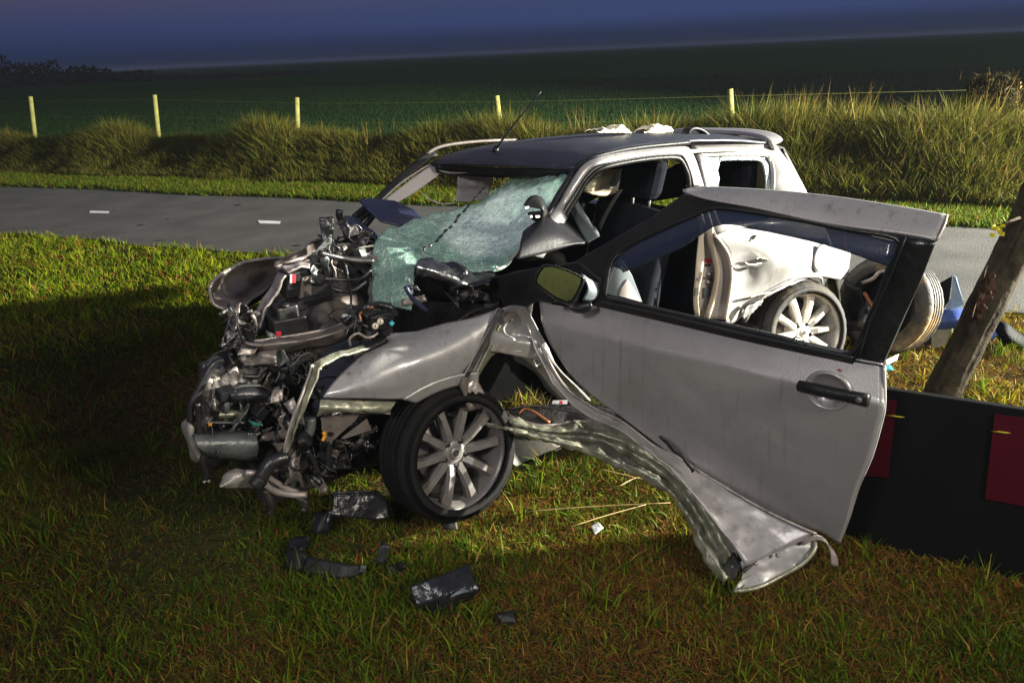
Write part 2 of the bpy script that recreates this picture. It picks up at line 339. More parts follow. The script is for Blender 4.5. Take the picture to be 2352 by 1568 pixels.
hz = bpy.data.meshes.new('haze'); q = 2700
hz.from_pydata([(i*q, j*q, k) for i in (-1, 1) for j in (-1, 1) for k in (-1.4, 7.5)], [], [(0, 1, 3, 2), (4, 6, 7, 5), (0, 4, 5, 1), (2, 3, 7, 6), (0, 2, 6, 4), (1, 5, 7, 3)]); hz.update()
hm = bpy.data.materials.new('evening_haze'); hm.use_nodes = True; hm.node_tree.nodes.clear()
vo = hm.node_tree.nodes.new('ShaderNodeVolumePrincipled'); vo.inputs['Density'].default_value = .00035; vo.inputs['Color'].default_value = (.78, .88, 1, 1); vo.inputs['Anisotropy'].default_value = 0
ho = hm.node_tree.nodes.new('ShaderNodeOutputMaterial'); hm.node_tree.links.new(vo.outputs[0], ho.inputs['Volume'])
tag(link('haze', hz, hm), kind='stuff')
# ------------------------------------------------------------------ grass
def vnoise(x, y, s, k=0):
    x = x*s; y = y*s
    return (np.sin(x*1.7+y*.9+k)+np.sin(x*-.8+y*2.1+k*2.3)+np.sin(x*2.9-y*1.3+k*1.7)*.6+np.sin(x*.6+y*3.7+k*.9)*.6)/3.2
def blades(name, x, y, z, h, w, col, lean=.5, curl=.6, parent=None, simple=False):
    n = len(x); nv, nf = (3, 1) if simple else (5, 3); th = np.random.rand(n)*6.283; dx, dy = np.cos(th), np.sin(th)
    ph = np.random.rand(n)*6.283; l = h*lean*np.random.rand(n)**.7; lx, ly = np.cos(ph)*l, np.sin(ph)*l
    V = np.zeros((n, nv, 3), np.float32)
    for k, (f, ww) in enumerate(((0, 1), (0, -1), (1, 0)) if simple else ((0, 1), (0, -1), (.5, .8), (.5, -.8), (1, 0))):
        V[:, k, 0] = x+dx*w*ww*.5+lx*f**(1+curl); V[:, k, 1] = y+dy*w*ww*.5+ly*f**(1+curl); V[:, k, 2] = z+h*f*(1-.25*f*(l/np.maximum(h, 1e-4)))
    me = bpy.data.meshes.new(name); me.vertices.add(n*nv); me.vertices.foreach_set('co', V.ravel())
    b = (np.arange(n)*nv)[:, None]
    tri = (b+np.array([[0, 1, 2]] if simple else [[0, 1, 3, 0, 3, 2, 2, 3, 4]])).ravel()
    me.loops.add(n*nf*3); me.loops.foreach_set('vertex_index', tri.astype(np.int32))
    me.polygons.add(n*nf); me.polygons.foreach_set('loop_start', np.arange(0, n*nf*3, 3, dtype=np.int32)); me.polygons.foreach_set('loop_total', np.full(n*nf, 3, np.int32))
    me.update(calc_edges=True)
    at = me.color_attributes.new('Col', 'FLOAT_COLOR', 'POINT')
    C = np.ones((n, nv, 4), np.float32); C[:, :, :3] = col[:, None, :]
    at.data.foreach_set('color', C.ravel())
    me.materials.append(BLADE)
    o = bpy.data.objects.new(name, me); COL.objects.link(o)
    if parent: o.parent = parent
    return o
def mixcol(n, pal, wts):
    pal = np.array(pal); idx = np.array([np.random.choice(len(pal), p=w) for w in wts]) if np.ndim(wts[0]) else np.random.choice(len(pal), n, p=wts)
    return pal[idx]*(.7+.6*np.random.rand(n, 1))
GREEN, LIME, OLIVE, BROWN, STRAWC, RED = (.056, .105, .006), (.125, .165, .007), (.085, .075, .012), (.165, .078, .016), (.24, .155, .030), (.165, .046, .016)
def verge(n, x0, x1, y0, y1):
    x = np.random.uniform(x0, x1, n); y = y0+(y1-y0)*np.random.rand(n)
    k = np.abs(x) < (y*.80+.55)                                       # what the picture shows
    ne = 6.28+LS*x+.05*np.sin(x*2.1)+.03*np.sin(x*5.3+1)
    k &= y < ne+.02+.05*np.random.randn(n)
    u = (x+.25)*.831+(y-2.65)*.556; o = (x+.25)*-.556+(y-2.65)*.831
    k &= ~((u > .35) & (u < 2.55) & (o > .12) & (o < 1.45))
    return x[k], y[k]
def grass(name, n, x0, x1, y0, y1, wmul=1.0, hmul=1.0):
    x, y = verge(n, x0, x1, y0, y1); n = len(x)
    b = np.clip(.80+.7*vnoise(x, y, 1.9, 3)+.35*vnoise(x, y, 5.5, 1)+.12*np.random.randn(n), 0, 1)   # brown thatch against green tufts
    b = np.clip(b+.14*np.clip((x+.2)/1.0, -1, 1)-.45*np.clip((y-4.0)/.8, 0, 1)-.25*np.clip((2.0-y)/.5, 0, 1), 0, 1)
    r = np.random.rand(n)
    col = np.where((r < b*.75)[:, None], np.array(BROWN), np.where((r < .85)[:, None], np.array(GREEN), np.array(LIME)))
    lm_lit = np.clip((y-4.6)/.5, 0, 1)*.62; col = np.where((np.random.rand(n) < lm_lit)[:, None], np.array((.150, .190, .006)), col)  # brighter lime on the far verge, floodlight put into the blade colour
    r2 = np.random.rand(n); col = np.where((r2 < .06)[:, None], np.array(STRAWC), np.where((r2 < .13)[:, None], np.array(RED), col))
    yl_lit = np.clip((x-1.6)/.9, 0, 1)*np.clip((y-2.9)/.6, 0, 1)             # yellowish grass round the tree, brightened in colour for the floodlight on it
    col = np.where((np.random.rand(n) < yl_lit*.7)[:, None], np.array((.27, .215, .014)), col)
    col = col*(.6+.8*np.random.rand(n, 1))
    cl = np.clip(.75+.45*vnoise(x, y, 3.1, 5)+.3*vnoise(x, y, 9, 2), .5, 1.4)
    h = (.030+.075*np.random.rand(n)**1.6)*cl*hmul*np.where(r < b*.75, .6, 1.1)*(1-.3*b); w = (.0030+.0035*np.random.rand(n))*wmul
    return blades(name, x, y, np.full(n, -.01), h, w, col, lean=1.35, curl=.5)
tag(grass('grass', 330000, -3.2, 3.4, 1.25, 3.4), kind='stuff')
x, y = verge(tt, -4, 4.5, 1.25, 5.5); n = len(x)                          # matted dead thatch lying between the green
tag(blades('thatch', x, y, np.full(n, .0), .016+.03*np.random.rand(n), .003+.003*np.random.rand(n), mixcol(n, [BROWN, (.075, .045, .022), STRAWC, RED, OLIVE], [.4, .25, .12, .11, .12]), 3.2, .1, None, True), kind='stuff')
tag(grass('grass', 190000, -7.5, 5.5, 3.4, 9.8, 1.8, 1.3), kind='stuff')
x, y = verge(2600, -3, 3.2, 1.3, 6.0)                                   # taller tufts standing out of the thatch
tx, ty = x[:300], y[:300]; n = 300*16; x = np.repeat(tx, 16)+np.random.randn(n)*.018; y = np.repeat(ty, 16)+np.random.randn(n)*.018
tag(blades('grass', x, y, np.full(n, -.01), .07+.09*np.random.rand(n), .004+.004*np.random.rand(n), mixcol(n, [GREEN, LIME, STRAWC, OLIVE], [.42, .33, .12, .13]), .9, .8), kind='stuff')
n = 110000
x = np.random.uniform(-12.5, 7.5, n); fe = 9.30+LS*x+.05*np.sin(x*1.7+.5); y = fe-.03+np.random.rand(n)*1.1+.04*np.random.randn(n)
tag(blades('grass', x, y, np.full(n, -.01), .05+.09*np.random.rand(n), .009+.008*np.random.rand(n), mixcol(n, [GREEN, LIME, OLIVE, BROWN], [.5, .22, .18, .10]), 1.1, .5), kind='stuff')
def LW(x, y, w): return meet(x, y, Vector((0, w, 0)), Vector((-LS, 1, 0)))      # on an upright plane running along the lane
PT = [((70, 222), (79, 300)), ((355, 218), (364, 310)), ((682, 224), (684, 315)), ((1141, 220), (1152, 320)), ((1677, 205), (1684, 330))]
PX = [LW(*a, 13.5).x for a, b in PT]
n = 230000                                                              # rank weeds on the ditch bank
x = np.random.uniform(-12.5, 7.5, n); w = 10.32+1.9*np.random.rand(n)+.10*np.sin(x*1.9); y = w+LS*x
cl = np.clip(.85+.35*vnoise(x, y, 1.1, 2)+.25*vnoise(x, y, 3.3, 4), .4, 1.4)
hh = .52+.022*np.clip(x+2, -6, 10)+.14*np.exp(-((x-4.3)/1.6)**2)
for q in PX: hh = hh+.15*np.exp(-((x-q)/.5)**2)
h = np.clip(hh, .3, 1.0)*cl*(.5+.7*np.random.rand(n))*(.38+.62*np.clip((w-10.4)/.9, 0, 1))
zb = .36*np.exp(-((w-11.6)/.75)**2)-.03
tag(blades('weeds', x, y, zb, h, .010+.012*np.random.rand(n), mixcol(n, [(.080, .096, .012), (.110, .072, .019), (.110, .105, .015), (.19, .14, .030), (.040, .046, .009)], [.40, .18, .26, .06, .10]), .85, .6), kind='stuff')
n = 2600; x = np.random.uniform(-11, 7, n); cl = vnoise(x, x*0, 1.3, 6); k = (cl > .1) & ((x > 1) | (np.random.rand(n) < .4)); x = x[k]; n = len(x); y = 11.2+np.random.rand(n)*.9+LS*x
tag(blades('weeds', x, y, np.full(n, .2), (.75+.5*np.random.rand(n))*np.clip(.75+.05*x, .6, 1.2), .008+.005*np.random.rand(n), mixcol(n, [STRAWC, OLIVE, BROWN], [.5, .3, .2]), .3, .9), kind='stuff')
FIELD = setmat('young_crop_green', (.017, .038, .010), (.024, .052, .013), (.032, .066, .017), .35, 9, .95, 1.0)
tag(mesh('field', [(x, y+(LS*x if abs(x) < 100 else LS*100*(1 if x > 0 else -1)), .05-.17*math.exp(-((y-13.3)/.7)**2)+.03*math.sin(x*.7+y)*(y < 40)) for y in [12.8+i*.5 for i in range(30)]+[30, 45, 80, 160, 400, 1500] for x in [-1500, -300, -80]+[i*1.0 for i in range(-30, 31)]+[80, 300, 1500]], [(j*67+i, j*67+i+1, (j+1)*67+i+1, (j+1)*67+i) for j in range(35) for i in range(66)], FIELD), kind='structure')
n = 420000                                                              # the dim crop behind the ditch
w = 12.9+(np.random.rand(n)**1.8)*38; x = np.random.uniform(-1.25, .55, n)*(w+1); y = w+LS*x
tag(blades('field_grass', x, y, np.full(n, .02), .05+.07*np.random.rand(n)+.0015*w, .010+.0012*w, mixcol(n, [(.021, .050, .012), (.026, .058, .013), (.019, .044, .011)], [.4, .3, .3]), .9, .5, None, True), kind='stuff')

# far wood on the left horizon
vs, fs = [], []
for i in range(12000):
    x0 = -110+random.random()*82; top = max(.5, min(5.2, 5.0*(-x0-43)/38))*(.8+.2*math.sin(x0*.9)+.12*math.sin(x0*2.3))
    c = Vector((x0, 118+random.uniform(-4, 4), random.random()**.7*top)); s = random.uniform(.10, .28)
    q = Vector((random.uniform(-1, 1), random.uniform(-1, 1), random.uniform(-1, 1))).normalized(); a = q.orthogonal().normalized()*s; b = q.cross(a)
    k = len(vs); vs += [c-a-b*.6, c+a-b*.7, c+a*.6+b, c-a*.7+b*.8]; fs.append((k, k+1, k+2, k+3))
tag(mesh('far_wood', vs, fs, mat('far_foliage', (.028, .032, .030), .9, spec=0), smooth=False), kind='stuff')

# ------------------------------------------------------------------ fence
fence = thing('fence', (0, 13.5, 0), 'wire fence of yellowish wooden posts along the dark field', 'fence')
tops = []
for i, (a, b) in enumerate(PT):
    A = LW(*a, 13.5); B = LW(*b, 13.5); d = (B-A).normalized(); B = A+d*((A.z+.15)/-d.z)
    tube('post', [B, A], [.052, .045], POST, fence, seg=9); tops.append(A)
for dz in (.10, .45):
    tube('wire', [tops[0]+(tops[0]-tops[1])-Vector((0, 0, dz))]+[p-Vector((0, .05, dz)) for p in tops]+[tops[-1]+(tops[-1]-tops[-2])-Vector((0, 0, dz)), tops[-1]+(tops[-1]-tops[-2])*2-Vector((0, 0, dz))], .0013, POST, fence, n=40, seg=4)
P_ = tops[-1]+(tops[-1]-tops[-2])*1.0

# tall weed at the right end of the bank
def leafy(name, base, H, n, spread, label, cat, pal, stems=5, lw=.02, lh=.07):
    t = thing(name, base, label, cat)
    for s in range(stems):
        a = Vector(base)+Vector((random.uniform(-1, 1)*spread*.4, random.uniform(-1, 1)*spread*.3, 0))
        tube('stem', [a, a+Vector((random.uniform(-1, 1)*spread*.3, 0, H*.5)), a+Vector((random.uniform(-1, 1)*spread*.6, 0, H*random.uniform(.75, 1)))], [.012, .008, .004], MATS['dry_straw'], t, n=7, seg=5)
    z = np.random.rand(n)**.8*H; rad = spread*(1-.65*(z/H))*np.sqrt(np.random.rand(n)); th = np.random.rand(n)*6.28
    o = blades('foliage', rad*np.cos(th), rad*np.sin(th)*.6, z, lh*(.5+np.random.rand(n)), lw*(.6+.8*np.random.rand(n)), mixcol(n, pal, [1/len(pal)]*len(pal)), 1.5, .6, t)
    return t
P = LW(2262, 300, 12.0)
leafy('tall_weed', (P.x, P.y, 0), LW(2262, 178, 12.0).z, 5200, .75, 'tall leafy weed rising above the bank grass at the far right', 'plant', [(.016, .016, .005), (.022, .018, .006), (.028, .022, .008)])

# ------------------------------------------------------------------ leaning tree
tb = Z(2128, 985, 0)
tree = thing('leaning_tree', tb, 'rough barked leaning tree trunk with a torn red wound beside the open car door', 'tree')
def trunkpt(x, y, k): return meet(x, y, tb+Vector((0, k, 0)), Vector((0, 1, 0)))
axis = [tb-Vector((.04, 0, .1)), trunkpt(2163, 905, .0), trunkpt(2255, 720, .02), trunkpt(2322, 585, .03), trunkpt(2395, 430, .04)]
dv = (axis[-1]-axis[-2]).normalized(); axis += [axis[-1]+dv*.8, axis[-1]+dv*1.5+Vector((-.05, .1, .4)), axis[-1]+dv*2.0+Vector((-.1, .2, 1.6)), axis[-1]+dv*2.3+Vector((-.1, .3, 3.4))]
def bark_tube(name, pts, rs, m, parent, n, seg, amp):
    P = crom(pts, n); vs, fs = [], []; a = Vector((0, 1, 0))
    for i, p in enumerate(P):
        t = (P[min(i+1, n-1)]-P[max(i-1, 0)]).normalized(); a = (a-t*a.dot(t)).normalized(); b = t.cross(a)
        f = i/(n-1)*(len(rs)-1); k = min(int(f), len(rs)-2); rad = rs[k]+(rs[k+1]-rs[k])*(f-k)
        for j in range(seg):
            w = 2*math.pi*j/seg; q = p+(a*math.cos(w)+b*math.sin(w))*rad
            h = noise.noise(Vector((q.x*9, q.y*9, q.z*4)))*.7+abs(noise.noise(Vector((math.cos(w)*5, math.sin(w)*5, p.z*2.6))))*1.0+noise.noise(q*28)*.35
            vs.append(p+(a*math.cos(w)+b*math.sin(w))*(rad*(1+amp*h)))
    for i in range(n-1):
        for j in range(seg): fs.append((i*seg+j, i*seg+(j+1) % seg, (i+1)*seg+(j+1) % seg, (i+1)*seg+j))
    return mesh(name, vs, fs, m, parent)
trunk = bark_tube('trunk', axis, [.076, .072, .069, .066, .063, .058, .05, .042, .03], BARK, tree, 150, 72, .15)
# the torn wound: a raised, split patch wrapped round the trunk's near left face
wa, wb = trunkpt(2222, 735, .02), trunkpt(2262, 615, .03); n1 = (wb-wa).normalized()
toc = (CAM-wa); toc = (toc-n1*toc.dot(n1)).normalized(); sd = n1.cross(toc)
rows = []
for i in range(9):
    f = i/8; p = wa.lerp(wb, f); hw = (.16+.55*math.sin(f*math.pi)**.8)*(1+.5*math.sin(f*17)*.5+.35*math.sin(f*31+1)); cen = -.75 if sd.x > 0 else .75
    row = []
    for j in range(7):
        w = cen+(j/6-.5)*2*hw*.8; row.append(p+(toc*math.cos(w)+sd*-math.sin(w))*(.073-.009*abs(j/3-1)**2) if sd.x > 0 else p+(toc*math.cos(w)+sd*-math.sin(w))*(.073-.009*abs(j/3-1)**2))
    rows.append(row)
sheet('torn_bark', rows, WOOD, trunk, 26, 40, .006, .022, 30, 3)
for k in range(2):
    p = wa.lerp(wb, random.random())+toc*.072+sd*random.uniform(-.03, .07)
    tube('splinter', [p, p+n1*random.uniform(.04, .10)+toc*random.uniform(.01, .035)], [.006, .001], WOOD, trunk, seg=4)
for k in range(5):
    a = axis[-1].lerp(axis[-2], k*.12); d = Vector((random.uniform(-1, 1), random.uniform(-.6, 1), random.uniform(.3, 1))).normalized()
    tube('limb', [a, a+d*.6, a+d*1.2+Vector((0, 0, .4))], [.035, .02, .008], BARK, tree, seg=7)
n = 900; cc = axis[-1]-tb
o = blades('crown', cc.x+np.random.randn(n)*.8, cc.y+np.random.randn(n)*.8, cc.z+.4+np.random.randn(n)*.5, .06+.05*np.random.rand(n), .03+.02*np.random.rand(n), mixcol(n, [GREEN, LIME, (.2, .17, .02)], [.5, .3, .2]), 1.4, .6, tree)
tw = trunkpt(2342, 500, -.05); te = trunkpt(2290, 518, -.10)
twig = tube('twig', [tw, te], [.007, .003], BARK, tree, seg=5)
for k in range(7):
    p = te+Vector((random.uniform(-.03, .03), random.uniform(-.02, .02), random.uniform(-.035, .035))); a = Vector((random.uniform(-1, 1), -.3, random.uniform(-1, .4))).normalized()*.028; b = a.cross(Vector((random.random(), 1, .2))).normalized()*.013
    mesh('leaf', [p, p+a*.5+b, p+a, p+a*.5-b], [(0, 1, 2, 3)], YELLOW, twig, smooth=False)

# ------------------------------------------------------------------ dark board in front of the tree
bl, br = Z(1925, 1225, .0), Z(2352, 1338, .0)
bd = (br-bl); bd.z = 0; bd.normalize(); bnv = bd.cross(Vector((0, 0, 1))); bnv = bnv if bnv.y < 0 else -bnv
def BP(x, y, off=0.0): return meet(x, y, bl+bnv*off, bnv)
tl, tr_ = BP(2030, 893), BP(2352, 930)
hgt = (tl.z+tr_.z)/2
boardo = thing('barrier_board', bl, 'low black board with dark red square panels standing in the grass by the tree', 'barrier')
s0 = -.10; s1 = 3.4
slope = (tr_.z-tl.z)/max(.1, (tr_-tl).dot(bd)); t0 = (tl-bl).dot(bd)
def topz(s): return max(.35, tl.z+slope*.35*(s-t0))
vs = []; N = 24
for i in range(N+1):
    s = s0+(s1-s0)*i/N
    for zz in (-.03, topz(s)): 
        for q in (0, -.03): vs.append(bl+bd*s+bnv*q+Vector((0, 0, zz)))
fs = []
for i in range(N):
    a = 4*i; b = a+4; fs += [(a, b, b+2, a+2), (a+1, a+3, b+3, b+1), (a+2, b+2, b+3, a+3), (a, a+1, b+1, b)]
fs += [(0, 2, 3, 1), (4*N, 4*N+1, 4*N+3, 4*N+2)]
mesh('board', vs, fs, BARRIER, boardo, smooth=False, bevel=.004)
for q in ([(1960, 915), (2060, 918), (2040, 1095), (1945, 1090)], [(2285, 950), (2470, 975), (2450, 1180), (2262, 1145)]):
    plate('red_panel', [BP(*p, .004) for p in q], BARRED, boardo, thick=.003)
for (a, b) in (((2033, 953), (2078, 958)), ((2275, 990), (2322, 994))):
    A, B = BP(*a, .012), BP(*b, .012); w = Vector((0, 0, .007))
    t = mesh('fallen_leaf', [A, A.lerp(B, .4)+w+bnv*.008, B, A.lerp(B, .5)-w*.8], [(3, 2, 1, 0)], YELLOW, None, base=A, thick=.001)
    tag(t, 'narrow yellow leaf stuck on the black board '+('beside the car door' if a[0] < 2100 else 'over its right red panel'), 'leaf', 'yellow leaves on the black board')

# ================================================================== THE WRECK
wreck = thing('wrecked_car', CAR(1.0, .7, 0), 'crushed silver hatchback with dark roof, torn off nose and its door hanging open', 'car')
# ---- roof
left = [(1318, 388, .24), (1343, 371, .24), (1389, 353, .23), (1467, 337, .22), (1583, 326, .22), (1673, 323, .24), (1763, 329, .28)]
Lp = [S(x, y, o) for x, y, o in left]
Rp = [S(x, y, 1.15) for x, y in ((992, 377), (1030, 357), (1090, 342), (1180, 326), (1330, 311), (1470, 308), (1600, 312))]
rows = []
for k in range(5):
    f = k/4; rows.append([a.lerp(b, f)+Vector((0, 0, .035*math.sin(math.pi*f)*(.55 if i else .1))) for i, (a, b) in enumerate(zip(Lp, Rp))])
sheet('roof', rows, ROOF, wreck, 40, 26, .012, .004, 3, 1)
fr = [S(1318, 389, .25), S(1138, 387, .75), S(1022, 381, 1.08), S(992, 374, 1.15)]
tube('roof_front_edge', [p-Vector((0, 0, .006)) for p in fr], .010, BLACK, wreck, n=24)
strip('windscreen_header', [S(1310, 394, .28), S(1138, 398, .75), S(1040, 392, 1.05), S(1000, 386, 1.12)], .045, Vector((0, .4, -1)).normalized(), BLACK, wreck)
sheet('headliner_edge', [[S(1180, 398, .75), S(1110, 396, .85), S(1040, 396, 1.05), S(1003, 390, 1.12)], [S(1150, 410, .75), S(1110, 404, .85), S(1045, 402, 1.05), S(1010, 396, 1.12)]], LINER, wreck, 12, 4)
# headliner (underside of roof)
sheet('headliner', [[p-Vector((0, 0, .05)) for p in r[1:]] for r in rows], LINER, wreck, 14, 10, .01)
# antenna
ab = S(1137, 345, .82)
ant = tube('antenna', [ab+Vector((0, 0, -.02)), ab+(S(1143, 338, .80)-ab)*.6+Vector((0, 0, .01)), ], [.020, .012], BLACK, wreck, seg=10)
tube('mast', [S(1141, 340, .80), S(1172, 297, .73), S(1242, 211, .60)], [.0060, .0048, .0032], HOSE, ant, n=14, seg=6)
# ---- far side: rail, pillar, trim, curtain
tube('far_roof_rail', [S(*p, 1.19) for p in K(3, (735, 305), (800, 262), (900, 228), (1100, 200), (1330, 184), (1530, 179))], .009, PANEL, wreck, n=26, seg=8)
sheet('far_pillar', [[S(*p, 1.22) for p in K(3, (270, 705), (480, 500), (700, 320), (790, 262))], [S(*p, 1.20) for p in K(3, (320, 712), (560, 520), (770, 355), (830, 320))]], BLACK, wreck, 20, 6, .02)
tube('far_pillar_edge', [S(*p, 1.18) for p in K(3, (335, 715), (530, 545), (740, 410), (770, 395))], .0045, LINER, wreck, n=16, seg=6)
sheet('far_pillar_trim', [[S(*p, 1.17) for p in K(3, (355, 720), (560, 560), (770, 410), (800, 405))], [S(*p, 1.14) for p in K(3, (480, 735), (640, 640), (820, 510), (880, 465))]], LINER, wreck, 20, 8, .012, .004, 8, 2)
sheet('curtain_airbag', [[S(*p, 1.10) for p in K(3, (1010, 455), (1140, 440), (1320, 455))], [S(*p, 1.06) for p in K(3, (1020, 560), (1120, 560), (1330, 540))], [S(*p, 1.08) for p in K(3, (1008, 650), (1140, 640), (1300, 640))], [S(*p, 1.04) for p in K(3, (980, 715), (1120, 720), (1280, 700))]], LINER, wreck, 22, 22, .006, .012, 9, 4)
tube('curtain_cord', [S(*p, 1.05) for p in K(3, (700, 655), (780, 715), (880, 748), (1000, 738))], .0035, LINER, wreck, n=14, seg=5)
tube('far_sill_rail', [CAR(.3, 1.48, .80), CAR(1.3, 1.48, .80), CAR(2.4, 1.42, .85)], .05, SILVER, wreck, n=8, seg=8)
sheet('far_door', [[CAR(.35, 1.49, .80), CAR(1.4, 1.52, .82), CAR(2.5, 1.42, .88)], [CAR(.3, 1.55, .5), CAR(1.4, 1.57, .5), CAR(2.5, 1.5, .5)], [CAR(.3, 1.5, .22), CAR(1.4, 1.52, .22), CAR(2.5, 1.45, .25)]], SILVER, wreck, 18, 10, .05)
sheet('far_centre_pillar', [[S(1467, 352, 1.17), CAR(1.42, 1.42, .82)], [S(1545, 352, 1.17), CAR(1.62, 1.42, .82)]], SEAT, wreck, 6, 5, .05)
sheet('far_rear_quarter', [[S(1640, 345, 1.17), S(1790, 360, 1.15)], [CAR(2.0, 1.45, .85), CAR(2.55, 1.38, .88)]], SEAT, wreck, 6, 5, .04)
# ---- left A-pillar and the frame round the door opening
pill_o = K(4, (0, 800), (60, 690), (140, 560), (200, 480), (300, 420), (500, 370), (800, 330), (1080, 310), (1150, 330), (1200, 420), (1240, 540), (1275, 660))
pill_m = K(4, (22, 830), (90, 720), (180, 585), (240, 505), (330, 455), (520, 412), (800, 368), (1060, 350), (1120, 372), (1165, 450), (1200, 560), (1230, 665))
pill_i = K(4, (45, 940), (150, 765), (220, 645), (290, 560), (380, 500), (560, 455), (800, 418), (1010, 405), (1075, 430), (1120, 510), (1145, 590), (1150, 680))
rows = [[S(x, y, .165) for x, y in pill_o], [S(x, y, .145) for x, y in pill_m], [S(x, y, .15) for x, y in pill_i]]
for r, ee in zip(rows, (((1212, 582, .05), (1262, 497, .12)), ((1228, 588, .03), (1280, 500, .10)), ((1246, 592, .05), (1300, 505, .11)))):
    for e in reversed(ee): r.insert(0, S(*e))
sheet('door_aperture_frame', rows, SILVER, wreck, 60, 9, .008)
tube('aperture_seal', [S(x, y, .142) for x, y in [(1300, 506)]+pill_i], .011, BLACK, wreck, n=50, seg=7)
tube('aperture_groove', [S(x, y, .139) for x, y in [(1287, 500)]+K(4, (30, 880), (120, 740), (200, 615), (265, 530), (350, 478), (540, 435), (800, 393), (1040, 378), (1100, 400), (1140, 480), (1172, 575), (1190, 670))], .0045, BLACK, wreck, n=60, seg=6)
tube('drip_moulding', [S(x, y, .20) for x, y in [(1258, 490), (1290, 440)]+K(4, (150, 498), (220, 446), (400, 376), (700, 318), (1150, 272))], .011, BLACK, wreck, n=40, seg=8)
tube('pillar_moulding', [S(1255, 500, .13), S(1283, 447, .17), S(1318, 395, .2)], .013, FRAME, wreck, n=10, seg=8)
# ---- B-pillar jamb seen through the open door
ja = K(9, (310, 20), (300, 220), (270, 520), (240, 900), (210, 1230), (240, 1490))
jb = K(9, (385, 30), (385, 240), (395, 520), (350, 900), (300, 1200), (325, 1500))
jc = K(9, (430, 10), (450, 240), (520, 480), (580, 800), (510, 1180), (400, 1520))
jd = K(9, (530, 10), (540, 190), (600, 520), (635, 800), (580, 1180), (470, 1540))
je = K(9, (570, 190), (640, 260), (800, 520), (840, 860), (800, 1200), (740, 1560))
def col(P, o): return [S(x, y, o) for x, y in P]
up4 = lambda *p: [(p[0], p[1])]
sheet('jamb_flange', [[S(1577, 425, .17)]+col(ja, .11), [S(1584, 425, .15)]+col(jb, .09)], JAMB, wreck, 22, 4, .008)
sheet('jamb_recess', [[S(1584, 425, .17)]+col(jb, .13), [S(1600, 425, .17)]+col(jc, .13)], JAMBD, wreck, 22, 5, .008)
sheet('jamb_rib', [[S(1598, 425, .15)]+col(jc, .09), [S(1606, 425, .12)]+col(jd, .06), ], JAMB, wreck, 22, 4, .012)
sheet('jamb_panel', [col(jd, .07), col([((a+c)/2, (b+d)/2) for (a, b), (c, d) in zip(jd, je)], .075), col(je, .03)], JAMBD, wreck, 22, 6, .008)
tube('jamb_edge', col(je, .025), .008, JAMB, wreck, n=22, seg=7)
plate('warning_label', [S(x, y, .122) for x, y in K(9, (412, 562), (522, 575), (515, 640), (405, 622))], REDL, wreck, thick=.002)
for a in (410, 432, 462, 486):
    plate('label_print', [S(x, y, .122) for x, y in K(9, (a, 655), (a+14, 657), (a+16, 688), (a+2, 690))], BLACK, wreck, thick=.002)
for (a, b, r) in ((470, 820, 34), (455, 950, 40)):
    c = S(*K(9, (a, b))[0], .12); q = child('striker_bolt', lathe('striker_bolt', [(0, .012), (.006, .012), (.008, .006), (.014, .005), (.016, 0)], ALLOY, 14), wreck)
    q.matrix_local = Matrix.Translation(c-wreck.location) @ (-CV).to_track_quat('Z', 'Y').to_matrix().to_4x4()
tube('door_striker', [S(*p, .11) for p in K(9, (400, 890), (470, 870), (520, 905), (480, 930))], .005, GRUNGE, wreck, n=12, seg=6)
plate('jamb_hole', [S(x, y, .088) for x, y in K(9, (260, 1045), (305, 1045), (300, 1150), (270, 1185), (235, 1170))], BLACK, wreck, thick=.003)
plate('latch_slot', [S(x, y, .085) for x, y in K(9, (345, 780), (365, 780), (325, 980), (330, 920), (275, 915), (285, 885), (335, 870))], BLACK, wreck, thick=.003)
plate('jamb_sticker', [S(x, y, .115) for x, y in K(9, (385, 1040), (500, 1030), (480, 1180), (385, 1215))], TRIM, wreck, thick=.002)
# ---- rear quarter: upper part with window hole, lower dented part
qw = K(4, (1250, 385), (1420, 380), (1800, 382), (1850, 400), (1880, 460), (1892, 560), (1888, 695), (1850, 1040), (1700, 1010), (1450, 1040), (1385, 1100), (1300, 640))
qo = K(4, (1155, 270), (1500, 252), (1850, 275), (1945, 345), (2060, 500), (2180, 720), (2350, 1000), (2360, 1130), (2000, 1110), (1700, 1025), (1450, 1060), (1385, 1108), (1345, 900), (1275, 640), (1230, 450))
hole = K(4, (1300, 400), (1420, 392), (1800, 394), (1842, 410), (1868, 462), (1880, 560), (1874, 690), (1850, 960), (1700, 975), (1420, 1000), (1360, 850), (1320, 620))
def QS(x, y): return S(x, y, .04+.26*max(0, min(1, (590-y)/265))**1.1)
plate('upper_quarter_panel', [QS(*p) for p in qo], SILVER, wreck, [[QS(*p) for p in hole]], thick=.02, smooth=True)
tube('quarter_window_seal', [QS(*p)-CV*.012 for p in qw[:7]], .005, JAMB, wreck, n=30, seg=6)
sg = bpy.data.materials.new('shattered_tint'); sg.use_nodes = True
